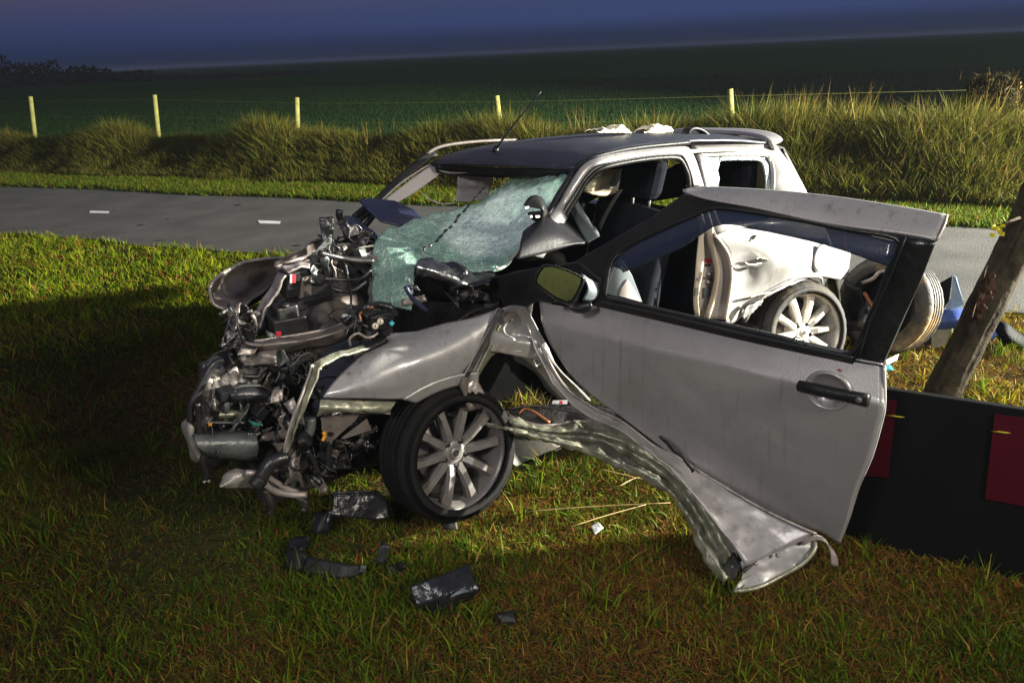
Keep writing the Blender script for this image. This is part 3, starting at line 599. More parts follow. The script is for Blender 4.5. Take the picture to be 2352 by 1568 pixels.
def shatter(m, tint, s, alpha, dense=0.0, centre=None, white=.55):
    t = m.node_tree; b = t.nodes['Principled BSDF']; L = t.links.new; co = t.nodes.new('ShaderNodeTexCoord')
    facs = []
    nz = t.nodes.new('ShaderNodeTexNoise'); nz.inputs['Scale'].default_value = 7; L(co.outputs['Object'], nz.inputs[0])
    mv = t.nodes.new('ShaderNodeMix'); mv.data_type = 'VECTOR'; mv.inputs[0].default_value = .06; L(co.outputs['Object'], mv.inputs[4]); L(nz.outputs['Color'], mv.inputs[5])
    for sc, wd in ((s, .05), (s*1.25, .30), (s*.45, .02)):
        v = t.nodes.new('ShaderNodeTexVoronoi'); v.feature = 'DISTANCE_TO_EDGE'; v.inputs['Scale'].default_value = sc; 
        if sc == s*1.25:
            mp_ = t.nodes.new('ShaderNodeMapping'); mp_.inputs['Scale'].default_value = (1, 1, .5); mp_.inputs['Rotation'].default_value = (.3, .5, 0); L(mv.outputs[1], mp_.inputs[0]); L(mp_.outputs[0], v.inputs['Vector'])
        else: L(mv.outputs[1], v.inputs['Vector'])
        r = t.nodes.new('ShaderNodeMapRange'); r.inputs[1].default_value = wd; r.inputs[2].default_value = 0; L(v.outputs['Distance'], r.inputs[0]); facs.append(r.outputs[0])
    mxn = t.nodes.new('ShaderNodeMath'); mxn.operation = 'MAXIMUM'; L(facs[0], mxn.inputs[0]); L(facs[2], mxn.inputs[1])
    n2 = t.nodes.new('ShaderNodeTexNoise'); n2.inputs['Scale'].default_value = 3.2; n2.inputs['Detail'].default_value = 3; L(co.outputs['Object'], n2.inputs[0])
    r2 = t.nodes.new('ShaderNodeMapRange'); r2.inputs[1].default_value = .42; r2.inputs[2].default_value = .62; L(n2.outputs[0], r2.inputs[0])
    dn = r2.outputs[0]
    if centre is not None:
        vd = t.nodes.new('ShaderNodeVectorMath'); vd.operation = 'DISTANCE'; L(co.outputs['Object'], vd.inputs[0]); vd.inputs[1].default_value = centre
        rd = t.nodes.new('ShaderNodeMapRange'); rd.inputs[1].default_value = .31; rd.inputs[2].default_value = .19; rd.interpolation_type = 'SMOOTHSTEP'; L(vd.outputs['Value'], rd.inputs[0]); dn = rd.outputs[0]
    m1 = t.nodes.new('ShaderNodeMath'); m1.operation = 'MULTIPLY'; L(facs[1], m1.inputs[0]); L(dn, m1.inputs[1])
    m2 = t.nodes.new('ShaderNodeMath'); m2.operation = 'MAXIMUM'; L(mxn.outputs[0], m2.inputs[0]); L(m1.outputs[0], m2.inputs[1])
    cm = t.nodes.new('ShaderNodeMix'); cm.data_type = 'RGBA'; L(m2.outputs[0], cm.inputs[0]); cm.inputs[6].default_value = (*tint, 1); cm.inputs[7].default_value = (white*.86, white, white*.95, 1)
    if centre is not None:                                             # pulverised white glass round the impact, whitened further in place of bright light
        vc = t.nodes.new('ShaderNodeTexVoronoi'); vc.inputs['Scale'].default_value = s*1.6; L(mp_.outputs[0], vc.inputs['Vector'])
        sx = t.nodes.new('ShaderNodeSeparateColor'); L(vc.outputs['Color'], sx.inputs[0])
        rw = t.nodes.new('ShaderNodeMapRange'); rw.inputs[1].default_value = .25; rw.inputs[2].default_value = .9; rw.inputs[3].default_value = .35; L(sx.outputs[0], rw.inputs[0])
        mw = t.nodes.new('ShaderNodeMath'); mw.operation = 'MULTIPLY'; L(rw.outputs[0], mw.inputs[0]); L(dn, mw.inputs[1])
        c2_ = t.nodes.new('ShaderNodeMix'); c2_.data_type = 'RGBA'; L(mw.outputs[0], c2_.inputs[0]); L(cm.outputs[2], c2_.inputs[6]); c2_.inputs[7].default_value = (.86, 1.0, .96, 1); cm = c2_
    L(cm.outputs[2], b.inputs['Base Color'])
    al = t.nodes.new('ShaderNodeMapRange'); al.inputs[3].default_value = alpha; al.inputs[4].default_value = min(1, alpha+.3); L(m2.outputs[0], al.inputs[0])
    if centre is not None:
        a2 = t.nodes.new('ShaderNodeMath'); a2.operation = 'MULTIPLY_ADD'; a2.inputs[1].default_value = .42; L(dn, a2.inputs[0]); L(al.outputs[0], a2.inputs[2]); a2.use_clamp = True; L(a2.outputs[0], b.inputs['Alpha'])
    else: L(al.outputs[0], b.inputs['Alpha'])
    b.inputs['Roughness'].default_value = .16; b.inputs['Metallic'].default_value = 0
    tl_ = t.nodes.new('ShaderNodeBsdfTranslucent'); L(cm.outputs[2], tl_.inputs[0]); ms = t.nodes.new('ShaderNodeMixShader')
    mf = t.nodes.new('ShaderNodeMath'); mf.operation = 'MULTIPLY'; mf.inputs[1].default_value = .22
    asrc = b.inputs['Alpha'].links[0].from_socket; L(asrc, mf.inputs[0]); L(mf.outputs[0], ms.inputs[0]); L(b.outputs[0], ms.inputs[1]); L(tl_.outputs[0], ms.inputs[2]); L(ms.outputs[0], t.nodes['Material Output'].inputs[0])
    bu = t.nodes.new('ShaderNodeBump'); bu.inputs['Strength'].default_value = .6; bu.inputs['Distance'].default_value = .010; L(m2.outputs[0], bu.inputs['Height']); L(bu.outputs[0], b.inputs['Normal'])
    return m
shatter(sg, (.17, .21, .25), 55, .82, white=.7)
gl = K(4, (1305, 410), (1420, 402), (1425, 470), (1410, 520), (1425, 600), (1415, 650), (1425, 760), (1380, 760), (1330, 620))
plate('broken_quarter_glass', [QS(*p)+CV*.004 for p in gl], sg, wreck, thick=.005)
sheet('glass_remnant', [[QS(*p)+CV*.004 for p in K(4, (1425, 402), (1620, 395), (1800, 397), (1845, 430), (1872, 560), (1872, 690))], [QS(*p)+CV*.012 for p in K(4, (1425, 440), (1600, 432), (1790, 440), (1822, 480), (1845, 580), (1848, 690))]], sg, wreck, 30, 5, .006, .006, 30)
# ---- lower quarter panel with a wheel arch and dents
rows = [K(9, (580, 190), (900, 70), (1400, 120), (1900, 225), (2350, 330), (2790, 440)), K(9, (760, 420), (1050, 380), (1500, 400), (2000, 450), (2400, 520), (2760, 700)),
        K(9, (840, 760), (1060, 720), (1500, 720), (1950, 720), (2300, 780), (2680, 900)), K(9, (830, 1060), (1010, 1060), (1350, 1060), (1640, 1010), (1860, 880), (2250, 860)),
        K(9, (790, 1350), (930, 1330), (1120, 1270), (1320, 1180), (1480, 1130), (1600, 1070)), K(9, (740, 1600), (830, 1620), (920, 1580), (1060, 1480), (1180, 1380), (1260, 1290))]
offs = [[.04, .03, .02, .03, .05, .09], [.03, .01, -.01, -.01, .02, .08], [.03, .05, -.01, -.02, .01, .07], [.03, .05, .02, -.01, -.02, .02], [.03, .05, .05, .02, .0, -.01], [.03, .05, .08, .06, .05, .03]]
q = sheet('quarter_panel', [[S(x, y, o) for (x, y), o in zip(r, oo)] for r, oo in zip(rows, offs)], SILVER, wreck, 52, 44, .006, .008, 5, 3)
tube('wheel_arch_lip', [S(x, y, o) for (x, y), o in zip(K(9, (1060, 1600), (1180, 1390), (1340, 1210), (1640, 1030), (1850, 900), (2100, 850), (2290, 870), (2320, 960)), (.05, .03, .01, -.015, -.025, -.01, .02, .04))], .008, SILVER, wreck, n=30, seg=7)
sheet('dent_crease', [[S(x, y, -.02) for x, y in K(9, (1060, 620), (1100, 650), (1200, 660), (1280, 640), (1340, 640))], [S(x, y, .015) for x, y in K(9, (1070, 690), (1120, 705), (1210, 712), (1280, 690), (1340, 645))]], SILVER, wreck, 18, 4, .006)
sheet('dent_crease', [[S(x, y, -.022) for x, y in K(9, (1240, 575), (1300, 545), (1360, 560), (1430, 575))], [S(x, y, .01) for x, y in K(9, (1260, 585), (1310, 575), (1380, 610), (1450, 610))]], SILL, wreck, 14, 4, .005)
sheet('dent_crease', [[S(x, y, -.015) for x, y in K(9, (1140, 1205), (1260, 1150), (1400, 1130), (1520, 1110))], [S(x, y, .01) for x, y in K(9, (1150, 1215), (1260, 1185), (1400, 1155), (1520, 1120))]], SILL, wreck, 14, 4, .005)
sheet('dent_crease', [[S(x, y, -.01) for x, y in K(9, (1150, 260), (1200, 255), (1250, 190), (1330, 150))], [S(x, y, .015) for x, y in K(9, (1150, 285), (1210, 275), (1270, 215), (1340, 165))]], SILL, wreck, 14, 4, .005)
sheet('torn_sill_end', [[S(x, y, -.01) for x, y in K(9, (1040, 1480), (1090, 1380), (1220, 1290), (1340, 1240))], [S(x, y, .0) for x, y in K(9, (1060, 1560), (1120, 1500), (1230, 1390), (1330, 1300))]], SILVER, wreck, 16, 8, .006, .012, 20)
ff = S(*K(6, (958, 228))[0], .0)
flap = child('fuel_flap', lathe('fuel_flap', [(0, .004), (.070, .004), (.074, .002), (.076, -.004)], SILVER, 36), wreck, Matrix.Translation(ff-CV*.008-wreck.location) @ (-CV+CU*.04).to_track_quat('Z', 'Y').to_matrix().to_4x4())
tube('flap_gap', [ff-CV*.008+(CU*math.cos(a)*.080+Vector((0, 0, 1))*math.sin(a)*.080) for a in [R(100+i*16) for i in range(11)]], .0035, BLACK, wreck, n=24, seg=5)
# tail: lamp sliver, bumper edge
tube('tail_lamp', [S(1936, 545, .10), S(1940, 565, .10), S(1941, 590, .10)], .008, REDL, wreck, n=8)
tail = [S(x, y, .30+.0*o) for x, y, o in ((1790, 345, 0), (1840, 435, 0), (1870, 500, 0))]
sheet('tailgate', [[S(1795, 342, .32), S(1845, 440, .18), S(1905, 560, .10), S(1925, 640, .12)], [CAR(2.60, .75, 1.27), CAR(2.76, .75, 1.02), CAR(2.86, .75, .7), CAR(2.84, .75, .4)], [CAR(2.56, 1.15, 1.24), CAR(2.70, 1.25, .98), CAR(2.80, 1.35, .7), CAR(2.77, 1.35, .4)]], SILVER, wreck, 14, 10, .03)
tube('tailgate_edge', [S(1795, 342, .31), S(1822, 395, .25), S(1850, 445, .17)], .009, BLACK, wreck, n=10)
sheet('hanging_bumper', [[S(x, y, .10) for x, y in K(6, (1035, 250), (1060, 360), (1085, 480), (1080, 600), (1040, 700))], [S(x, y, .22) for x, y in K(6, (1005, 380), (1015, 480), (1020, 560), (1030, 640), (1035, 700))]], BLACK, wreck, 20, 6, .006, .006, 12)
tube('bumper_lip', [S(x, y, .095) for x, y in K(6, (1040, 250), (1062, 360), (1090, 490), (1084, 600), (1040, 705))], .006, BEIGE, wreck, n=20, seg=6)
for k in range(6):
    p = S(*K(6, (985+random.uniform(-15, 25), 430+random.uniform(-40, 60)))[0], .12)
    tube('broken_bracket', [p, p+Vector((random.uniform(-.04, .04), .01, random.uniform(-.06, .03)))], .007, BARE, wreck, seg=5)
# ---- rear spoiler
sp_t = K(4, (990, 175), (1150, 158), (1400, 158), (1650, 165), (1850, 190), (1950, 230), (1975, 265))
sp_f = K(4, (990, 178), (1150, 175), (1400, 180), (1600, 195), (1750, 220), (1830, 250), (1900, 300))
sp_b = K(4, (992, 186), (1160, 186), (1400, 192), (1600, 210), (1760, 240), (1860, 290), (1945, 340))
oo = [1.1, .95, .78, .62, .45, .33, .28]
sheet('rear_spoiler', [[S(x, y, o+.06) for (x, y), o in zip(sp_t, oo)], [S(x, y, o-.03) for (x, y), o in zip(sp_f, oo)], [S(x, y, o-.01) for (x, y), o in zip(sp_b, oo)]], SILVER, wreck, 36, 8, .022)
hk = [S(x, y, .55) for x, y in K(4, (1115, 200), (1125, 165), (1160, 145), (1210, 150), (1260, 175), (1300, 212))]
strip('bent_trim_strip', hk, .05, CV, FRAME, wreck, n=24, thick=.008)
tube('bent_trim_edge', [p-CV*.025 for p in hk], .008, FRAME, wreck, n=20, seg=6)
strip('roof_gutter', [S(x, y, .5) for x, y in K(4, (830, 206), (950, 212), (1060, 222))], .02, CV, BLACK, wreck, n=10)

# ---- wheels (local z = outward)
def tyre_mesh(name, m, width=.185, ro=.300, ri=.205, blocks=True):
    h = width/2
    prof = [(ri, -h*.85), (ri+.02, -h), (ro-.035, -h*1.06), (ro-.012, -h*.88), (ro, -h*.62)]
    for z in (-.36, -.08, .20, .46):
        prof += [(ro+.001, h*(z-.07)), (ro-.011, h*(z-.045)), (ro-.011, h*(z+.045)), (ro+.001, h*(z+.07))]
    prof += [(ro-.001, h*.70), (ro-.012, h*.88), (ro-.024, h*.99), (ro-.036, h*1.05), (ro-.060, h*1.06), (ri+.03, h*1.02), (ri+.012, h*.98), (ri, h*.86)]
    n = 120
    def rip(r, z, w, k):
        i = int(round(w/(2*math.pi)*n))
        if blocks and r > ro-.03 and i % 4 == 0 and abs(z) > h*.5: return r-.0025, z
        return r, z
    return lathe(name, prof, m, n, False, rip)
TYRE = tyre_mesh('tyre', RUBBER, .205, .258, .211); DUSTYRE = tyre_mesh('tyre', DUSTY, .172, .268, .211)
def spoke_mesh(m, ri=.205, dish=.05):
    vs = []; fs = []
    sec = [(.038, .021, .010, -.012), (.085, .019, .026, -.016), (.150, .017, .032, -.018), (.196, .023, .028, -.012)]   # r, half width, front z, depth
    for r, w, z, d in sec:
        vs += [(r, -w, z-.016), (r, -w*.62, z), (r, w*.62, z), (r, w, z-.016), (r, w*.8, z-.045), (r, -w*.8, z-.045)]
    for i in range(len(sec)-1):
        for j in range(6): fs.append((i*6+j, i*6+(j+1) % 6, (i+1)*6+(j+1) % 6, (i+1)*6+j))
    fs += [tuple(range(5, -1, -1)), tuple(range(18, 24))]
    me = bpy.data.meshes.new('spoke'); me.from_pydata(vs, [], fs); me.update(); me.materials.append(m); return me
def wheel(name, hub, axis, spin, alloy, scale=1.0, parent=wreck, tyre=None, lean=None):
    barrel = lathe(name, [(.216, .070), (.214, .080), (.204, .078), (.198, .058), (.190, .03), (.186, -.09), (.205, -.10)], alloy, 72)
    z = axis.normalized(); xax = Vector((0, 0, 1)); xax = (xax-z*xax.dot(z)).normalized(); yax = z.cross(xax)
    M = Matrix(((xax.x, yax.x, z.x), (xax.y, yax.y, z.y), (xax.z, yax.z, z.z))).to_4x4() @ Matrix.Rotation(spin, 4, 'Z') @ Matrix.Scale(scale, 4)
    w = child(name, barrel, parent, Matrix.Translation(hub-base_of(parent)) @ M)
    child('tyre', tyre or TYRE, w)
    sm = spoke_mesh(alloy)
    for i in range(10):
        s = child('spoke', sm, w, Matrix.Translation((0, 0, .035)) @ Matrix.Rotation(math.pi*2*i/10, 4, 'Z'))
        if i == 0: pass
    child('hub', lathe('hub', [(0, .050), (.030, .050), (.052, .046), (.060, .036), (.066, .015), (.070, -.03)], alloy, 40), w)
    child('centre_cap', lathe('centre_cap', [(0, .0535), (.020, .0535), (.0225, .052), (.024, .049)], alloy, 24), w)
    child('cap_groove', lathe('cap_groove', [(.0232, .0545), (.0250, .0545)], GRUNGE, 24), w)
    # the maker's badge: a slanted double hook
    S1 = [(-.012, .002), (-.001, .014), (.013, .003), (.007, -.002), (.001, .004), (-.004, -.001)]
    for sg_ in (1, -1):
        me = bpy.data.meshes.new('badge'); me.from_pydata([(x*sg_, y*sg_+.0015*sg_, .0562) for x, y in S1], [], [tuple(range(6))]); me.materials.append(GRUNGE); child('badge', me, w)
    lug = lathe('lug_nut', [(0, .004), (.007, .004), (.008, 0), (.0125, .001), (.0125, -.02)], GRUNGE, 10)
    for i in range(5):
        a = math.pi*2*(i+.25)/5; child('lug_nut', lug, w, Matrix.Translation((math.cos(a)*.050, math.sin(a)*.050, .050)))
    child('brake_disc', lathe('brake_disc', [(.02, -.02), (.125, -.02), (.128, -.024), (.128, -.04), (.02, -.04)], DISC, 40), w)
    child('wheel_well', lathe('wheel_well', [(.02, -.085), (.19, -.085)], GRUNGE, 30), w)
    return w
toc = (CAM-S(1033, 1037, 0)).normalized()
ang = R(33.8)
fax = Vector((math.sin(R(30)), -math.cos(R(30)), .05))
def faced(p, c, rx, uy):
    t = (CAM-p).normalized(); a = RT*rx+UP*uy; a = (a-t*a.dot(t)).normalized(); return t*c+a*math.sqrt(1-c*c)
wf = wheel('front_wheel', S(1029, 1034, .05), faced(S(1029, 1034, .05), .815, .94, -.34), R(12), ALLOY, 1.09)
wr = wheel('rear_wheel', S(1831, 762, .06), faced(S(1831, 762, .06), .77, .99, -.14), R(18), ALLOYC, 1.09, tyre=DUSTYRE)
for o_, (a, b) in (('rear', ((1640, 1480), (1900, 1000))),):
    sheet('wheel_arch_liner', [[S(x, y, .05) for x, y in K(9, (1000, 1600), (1200, 1300), (1600, 1020), (2000, 880), (2350, 1000))], [S(x, y, .35) for x, y in K(9, (1000, 1600), (1200, 1300), (1600, 1020), (2000, 880), (2350, 1000))]], GRUNGE, wreck, 20, 6, .008)
# ---- floor pan and rear bodywork under the shell
box('floor_pan', CAR(1.45, .78, .30), CU*1.05, CV*.66, Vector((0, 0, .03)), GRUNGE, wreck, .01)
# ---- interior
def seat(u, o, z, sc=1.0):
    s = sheet('seat_back', [[CAR(u+.10, o-.24, z), CAR(u+.02, o-.22, z-.35), CAR(u-.06, o-.24, z-.62)], [CAR(u+.06, o, z+.03), CAR(u-.03, o, z-.33), CAR(u-.12, o, z-.62)], [CAR(u+.10, o+.24, z), CAR(u+.02, o+.22, z-.35), CAR(u-.06, o+.24, z-.62)]], SEAT, wreck, 14, 14, .13)
    c = CAR(u+.12, o, z+.15)
    hr = box('head_restraint', c, CU*.05, CV*.13, Vector((.02, 0, .10)), SEAT, wreck, .04)
    for d in (-.06, .06): tube('restraint_post', [CAR(u+.11, o+d, z-.03), CAR(u+.12, o+d, z+.09)], .006, BARE, hr, seg=6)
    sheet('seat_cushion', [[CAR(u-.55, o-.24, z-.55), CAR(u-.1, o-.24, z-.60)], [CAR(u-.58, o, z-.53), CAR(u-.1, o, z-.60)], [CAR(u-.55, o+.24, z-.55), CAR(u-.1, o+.24, z-.60)]], SEAT, wreck, 10, 10, .12)
p = S(1475, 425, .42); q = p-F0
seat(q.dot(CU)-.12, .42, 1.05); seat(q.dot(CU)-.12, 1.05, 1.02)
sheet('rear_bench', [[CAR(2.0, .2, .92), CAR(1.9, .2, .55), CAR(1.75, .2, .4)], [CAR(2.0, 1.35, .92), CAR(1.9, 1.35, .55), CAR(1.75, 1.35, .4)]], SEAT, wreck, 10, 10, .12)
c = S(1690, 398, .45); box('rear_head_restraint', c, CU*.05, CV*.13, Vector((0, 0, .11)), SEAT, wreck, .045)
sheet('side_airbag', [[S(x, y, .75) for x, y in K(4, (330, 545), (420, 525), (520, 520), (600, 500))], [S(x, y, .70) for x, y in K(4, (270, 610), (380, 590), (500, 600), (600, 620))], [S(x, y, .72) for x, y in K(4, (200, 700), (300, 735), (420, 745), (560, 680))]], AIRBAG, wreck, 20, 16, .02, .010, 8)
sheet('airbag_fold', [[S(x, y, .68) for x, y in K(4, (330, 560), (360, 545), (385, 530))], [S(x, y, .66) for x, y in K(4, (250, 640), (300, 640), (340, 590))], [S(x, y, .67) for x, y in K(4, (215, 690), (275, 700), (300, 640))]], GLOVE, wreck, 12, 12, .006, .016, 14)
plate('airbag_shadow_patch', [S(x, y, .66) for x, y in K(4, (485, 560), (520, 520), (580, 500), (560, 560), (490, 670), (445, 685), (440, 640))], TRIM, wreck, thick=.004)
sheet('seat_bolster', [[S(x, y, .16) for x, y in K(4, (120, 770), (200, 900), (290, 1010), (350, 1090))], [S(x, y, .2) for x, y in K(4, (100, 830), (150, 960), (200, 1090), (230, 1160))]], TRIM, wreck, 16, 6, .03)
plate('seat_side_cover', [S(x, y, .10) for x, y in K('M', (1890, 40), (2060, 330), (2240, 800), (1790, 700), (1590, 640), (1640, 450), (1740, 210))], TRIM, wreck, thick=.02, bevel=.005)
plate('recline_lever_cover', [S(x, y, .085) for x, y in K('M', (1985, 400), (2090, 560), (2220, 790), (1840, 690), (1880, 560))], JAMBD, wreck, thick=.012, bevel=.003)
sheet('seat_belt', [[S(x, y, .14) for x, y in K(4, (510, 700), (450, 800), (380, 920), (325, 1040))], [S(x, y, .15) for x, y in K(4, (560, 690), (490, 800), (420, 920), (360, 1060))]], MATTE, wreck, 10, 3, .003)
sheet('belt_pillar_trim', [[S(x, y, .6) for x, y in K(4, (840, 530), (800, 600), (730, 700))], [S(x, y, .6) for x, y in K(4, (855, 540), (840, 640), (900, 660))]], TRIM, wreck, 8, 5, .01)
sheet('cabin_rear_trim', [[S(1555, 380, 1.12), S(1800, 370, 1.10)], [CAR(2.1, 1.30, .85), CAR(2.6, 1.25, .85)]], SEAT, wreck, 6, 5, .03)
sheet('door_sill_trim', [[CAR(.55, .10, .36), CAR(1.5, .08, .36)], [CAR(.55, .30, .34), CAR(1.5, .3, .34)]], BLACK, wreck, 8, 4, .03)
sheet('dashboard', [[CAR(.55, .22, 1.0), CAR(.55, .75, .98), CAR(.50, 1.35, .92)], [CAR(.72, .2, .95), CAR(.75, .75, .95), CAR(.70, 1.35, .90)], [CAR(.70, .2, .6), CAR(.72, .75, .6), CAR(.66, 1.35, .6)]], BLACK, wreck, 16, 10, .05, .01, 5)
dd = K(3, (1600, 1000), (1700, 920), (1800, 865), (1900, 870), (2000, 930), (2090, 1020), (2145, 1095))
dl = K(3, (1540, 1240), (1640, 1220), (1750, 1200), (1850, 1170), (1950, 1140), (2050, 1110), (2145, 1097))
md = [((a+c)/2, (b+d)/2) for (a, b), (c, d) in zip(dd, dl)]
sheet('door_quarter_cover', [[S(x, y, .12) for x, y in dd], [S(x, y, .03) for x, y in md], [S(x, y, .0) for x, y in dl]], FRAME, wreck, 26, 14, .01)
tube('cover_edge', [S(x, y, .12) for x, y in dd[2:]], .004, LINER, wreck, n=16, seg=6)
mb = K(3, (1600, 760), (1640, 700), (1700, 680), (1760, 710), (1795, 780), (1800, 850), (1750, 900), (1680, 880), (1640, 830))
cb = S(*K(3, (1705, 790))[0], .14)
ir = sheet('interior_mirror', [[S(x, y, .14) for x, y in mb[:5]], [cb-CV*.05]*5, [S(x, y, .14) for x, y in (mb[8], mb[7], mb[6], mb[5], mb[4])]], BLACK, wreck, 18, 12, .015)
for q in ((1612, 775, 1645, 768, 1645, 785, 1615, 792), (1655, 852, 1675, 850, 1675, 870, 1660, 870), (1705, 852, 1742, 850, 1742, 868, 1710, 872)):
    plate('mirror_clip', [S(*K(3, (q[i], q[i+1]))[0], .085) for i in (0, 2, 4, 6)], WHITE, ir, thick=.004)

# ---- windscreen: laminated, crazed, folded down over the nose
wg = bpy.data.materials.new('crazed_laminated_glass'); wg.use_nodes = True
impact = S(1150, 510, .42)
shatter(wg, (.25, .45, .36), 42, .52, 1, tuple(impact-wreck.location), 1.0)
W0 = [S(x, y, o) for (x, y), o in zip([(1175, 402), (1240, 404), (1305, 406)], (.72, .50, .27))]
rows = [[(1178, 402, .70), (1240, 403, .50), (1304, 404, .27)],
        [(1120, 445, .70), (1200, 447, .48), (1288, 440, .22)],
        [(1050, 480, .72), (1160, 500, .45), (1255, 500, .17)],
        [(985, 495, .72), (1100, 545, .42), (1205, 560, .15)],
        [(900, 520, .62), (1040, 585, .36), (1165, 605, .14)],
        [(868, 545, .52), (985, 605, .28), (1135, 622, .13)]]
sheet('windscreen', [[S(*p) for p in r] for r in rows], wg, wreck, 48, 58, .005, .020, 8, 5)
rows = [[(897, 521, .615), (985, 604, .275)], [(862, 552, .50), (962, 612, .25)], [(854, 600, .42), (952, 640, .22)], [(852, 650, .38), (948, 680, .20)], [(855, 696, .36), (944, 712, .19)]]
sheet('windscreen_flap', [[S(*r[0]), S((r[0][0]+r[1][0])/2, (r[0][1]+r[1][1])/2, (r[0][2]+r[1][2])/2-.02), S(*r[1])] for r in rows], wg, wreck, 22, 34, .005, .014, 9, 6)
fold = K(3, (1280, 585), (1220, 630), (1130, 740), (1040, 840), (960, 940), (880, 1020), (790, 1100), (700, 1170))
of = [.62, .60, .57, .52, .46, .42, .36, .30]
for i in range(7):
    for f in (0, .45):
        a = S(*fold[i], of[i]-.02).lerp(S(*fold[i+1], of[i+1]-.02), f); b = S(*fold[i], of[i]-.02).lerp(S(*fold[i+1], of[i+1]-.02), f+random.uniform(.3, .5))
        tube('rubber_seal', [a, a.lerp(b, .5)+Vector((random.uniform(-.004, .004), 0, random.uniform(-.004, .004))), b], [.003, .008, .003], HOSE, wreck, n=6, seg=6)
tube('windscreen_edge', [S(x, y, o-.01) for x, y, o in ((1304, 406, .27), (1288, 440, .22), (1255, 500, .17), (1205, 560, .15), (1160, 610, .13), (1140, 618, .12))], .006, LINER, wreck, n=24, seg=6)
sheet('torn_scuttle', [[S(x, y, .22) for x, y in K(3, (680, 1225), (860, 1260), (1000, 1275), (1200, 1330), (1350, 1365))], [S(x, y, .10) for x, y in K(3, (640, 1290), (800, 1330), (980, 1400), (1130, 1470), (1300, 1440))], [S(x, y, .12) for x, y in K(3, (625, 1400), (750, 1420), (900, 1470), (1050, 1530), (1250, 1520))]], GLOSS, wreck, 30, 18, .006, .016, 12, 2)
sheet('scuttle_cavity', [[S(x, y, .28) for x, y in K(3, (640, 1380), (900, 1400), (1300, 1450))], [S(x, y, .30) for x, y in K(3, (620, 1600), (900, 1620), (1330, 1640))]], BLACK, wreck, 14, 8, .01, .02, 9)
tube('wiper_arm', [S(x, y, .1) for x, y in K(1, (2045, 950), (2110, 1060), (2230, 1160))], .010, NAVY, wreck, n=10, seg=6)
for seed in range(10):
    a = S(*K(3, (random.uniform(640, 1300), random.uniform(1380, 1560)))[0], random.uniform(.08, .22))
    b = a+Vector((random.uniform(-.12, .16), random.uniform(-.03, .03), random.uniform(-.05, .05)))
    sheet('torn_trim', [[a, b], [a+Vector((.01, 0, -random.uniform(.02, .05))), b+Vector((0, -.01, -random.uniform(.01, .05)))]], random.choice([GLOSS, BLACK, PANEL]), wreck, 8, 5, .004, .012, 22, seed)

# ---- blue bonnet fragments and the crushed nose
plate('bonnet_fragment', [S(x, y, o) for x, y, o in [(p[0], p[1], o) for p, o in zip(K(3, (130, 718), (250, 705), (450, 725), (610, 800), (695, 885), (500, 945), (330, 905), (200, 790)), (1.0, 1.05, 1.05, 1.0, .9, .8, .85, .92))]], NAVY, wreck, thick=.012, bevel=.004)
sheet('bonnet_edge', [[S(x, y, .9) for x, y in K(1, (1500, 325), (1590, 335), (1700, 420), (1830, 520))], [S(x, y, .75) for x, y in K(1, (1515, 400), (1580, 450), (1680, 510), (1770, 560))]], NAVY, wreck, 16, 8, .012, .01, 8)
tube('bonnet_seal', [S(x, y, .74) for x, y in K(1, (1460, 265), (1455, 320), (1500, 395), (1580, 470), (1680, 530), (1760, 590))], .016, GLOSS, wreck, n=22, seg=8)
tube('bonnet_hem', [S(x, y, .78) for x, y in K(1, (1440, 400), (1560, 480), (1660, 550), (1740, 610))], .012, LINER, wreck, n=18, seg=7)
for (a, b) in (((1590, 330), (1690, 240)), ((1620, 370), (1720, 280)), ((1690, 400), (1770, 300))):
    tube('far_pillar_stub', [S(*K(1, a)[0], 1.15), S(*K(1, b)[0], 1.2)], .016, FRAME, wreck, seg=8)
# the far wing rolled up round the nose
wing = [[(300, 960), (350, 880), (470, 800), (600, 735), (800, 700), (1000, 680), (1200, 560), (1340, 500)],
        [(330, 1000), (420, 900), (560, 850), (700, 800), (900, 770), (1100, 690), (1230, 620), (1400, 540)],
        [(330, 1060), (480, 1010), (640, 970), (800, 900), (930, 820), (1000, 790), (1150, 720), (1300, 640)],
        [(345, 1110), (500, 1160), (640, 1090), (760, 1000), (850, 920), (940, 850), (1020, 820), (1100, 760)]]
wo_ = [.70, .95, 1.0, .80]
o0 = [[.55, .62, .72, .85, .95, 1.0, 1.1, 1.15], [.68, .78, .88, 1.0, 1.05, 1.08, 1.12, 1.15], [.66, .76, .86, .92, .95, 1.0, 1.08, 1.1], [.5, .58, .64, .7, .76, .8, .9, .98]]
sheet('crumpled_wing', [[S(*K(1, p)[0], o) for p, o in zip(r, oo)] for r, oo in zip(wing, o0)], PANEL, wreck, 44, 20, .006, .010, 9, 2)
tube('wing_hem', [S(*K(1, p)[0], o) for p, o in zip(wing[0], o0[0])], .007, BARE, wreck, n=40, seg=6)
tube('wing_hem', [S(*K(1, p)[0], o) for p, o in zip(((300, 960), (310, 1030), (350, 1115), (490, 1170)), (.55, .53, .5, .5))], .006, BARE, wreck, n=16, seg=6)
plate('wing_cavity', [S(*K(1, p)[0], .85) for p in ((560, 1110), (640, 1040), (780, 960), (860, 930), (740, 1080), (600, 1150))], BLACK, wreck, thick=.006)
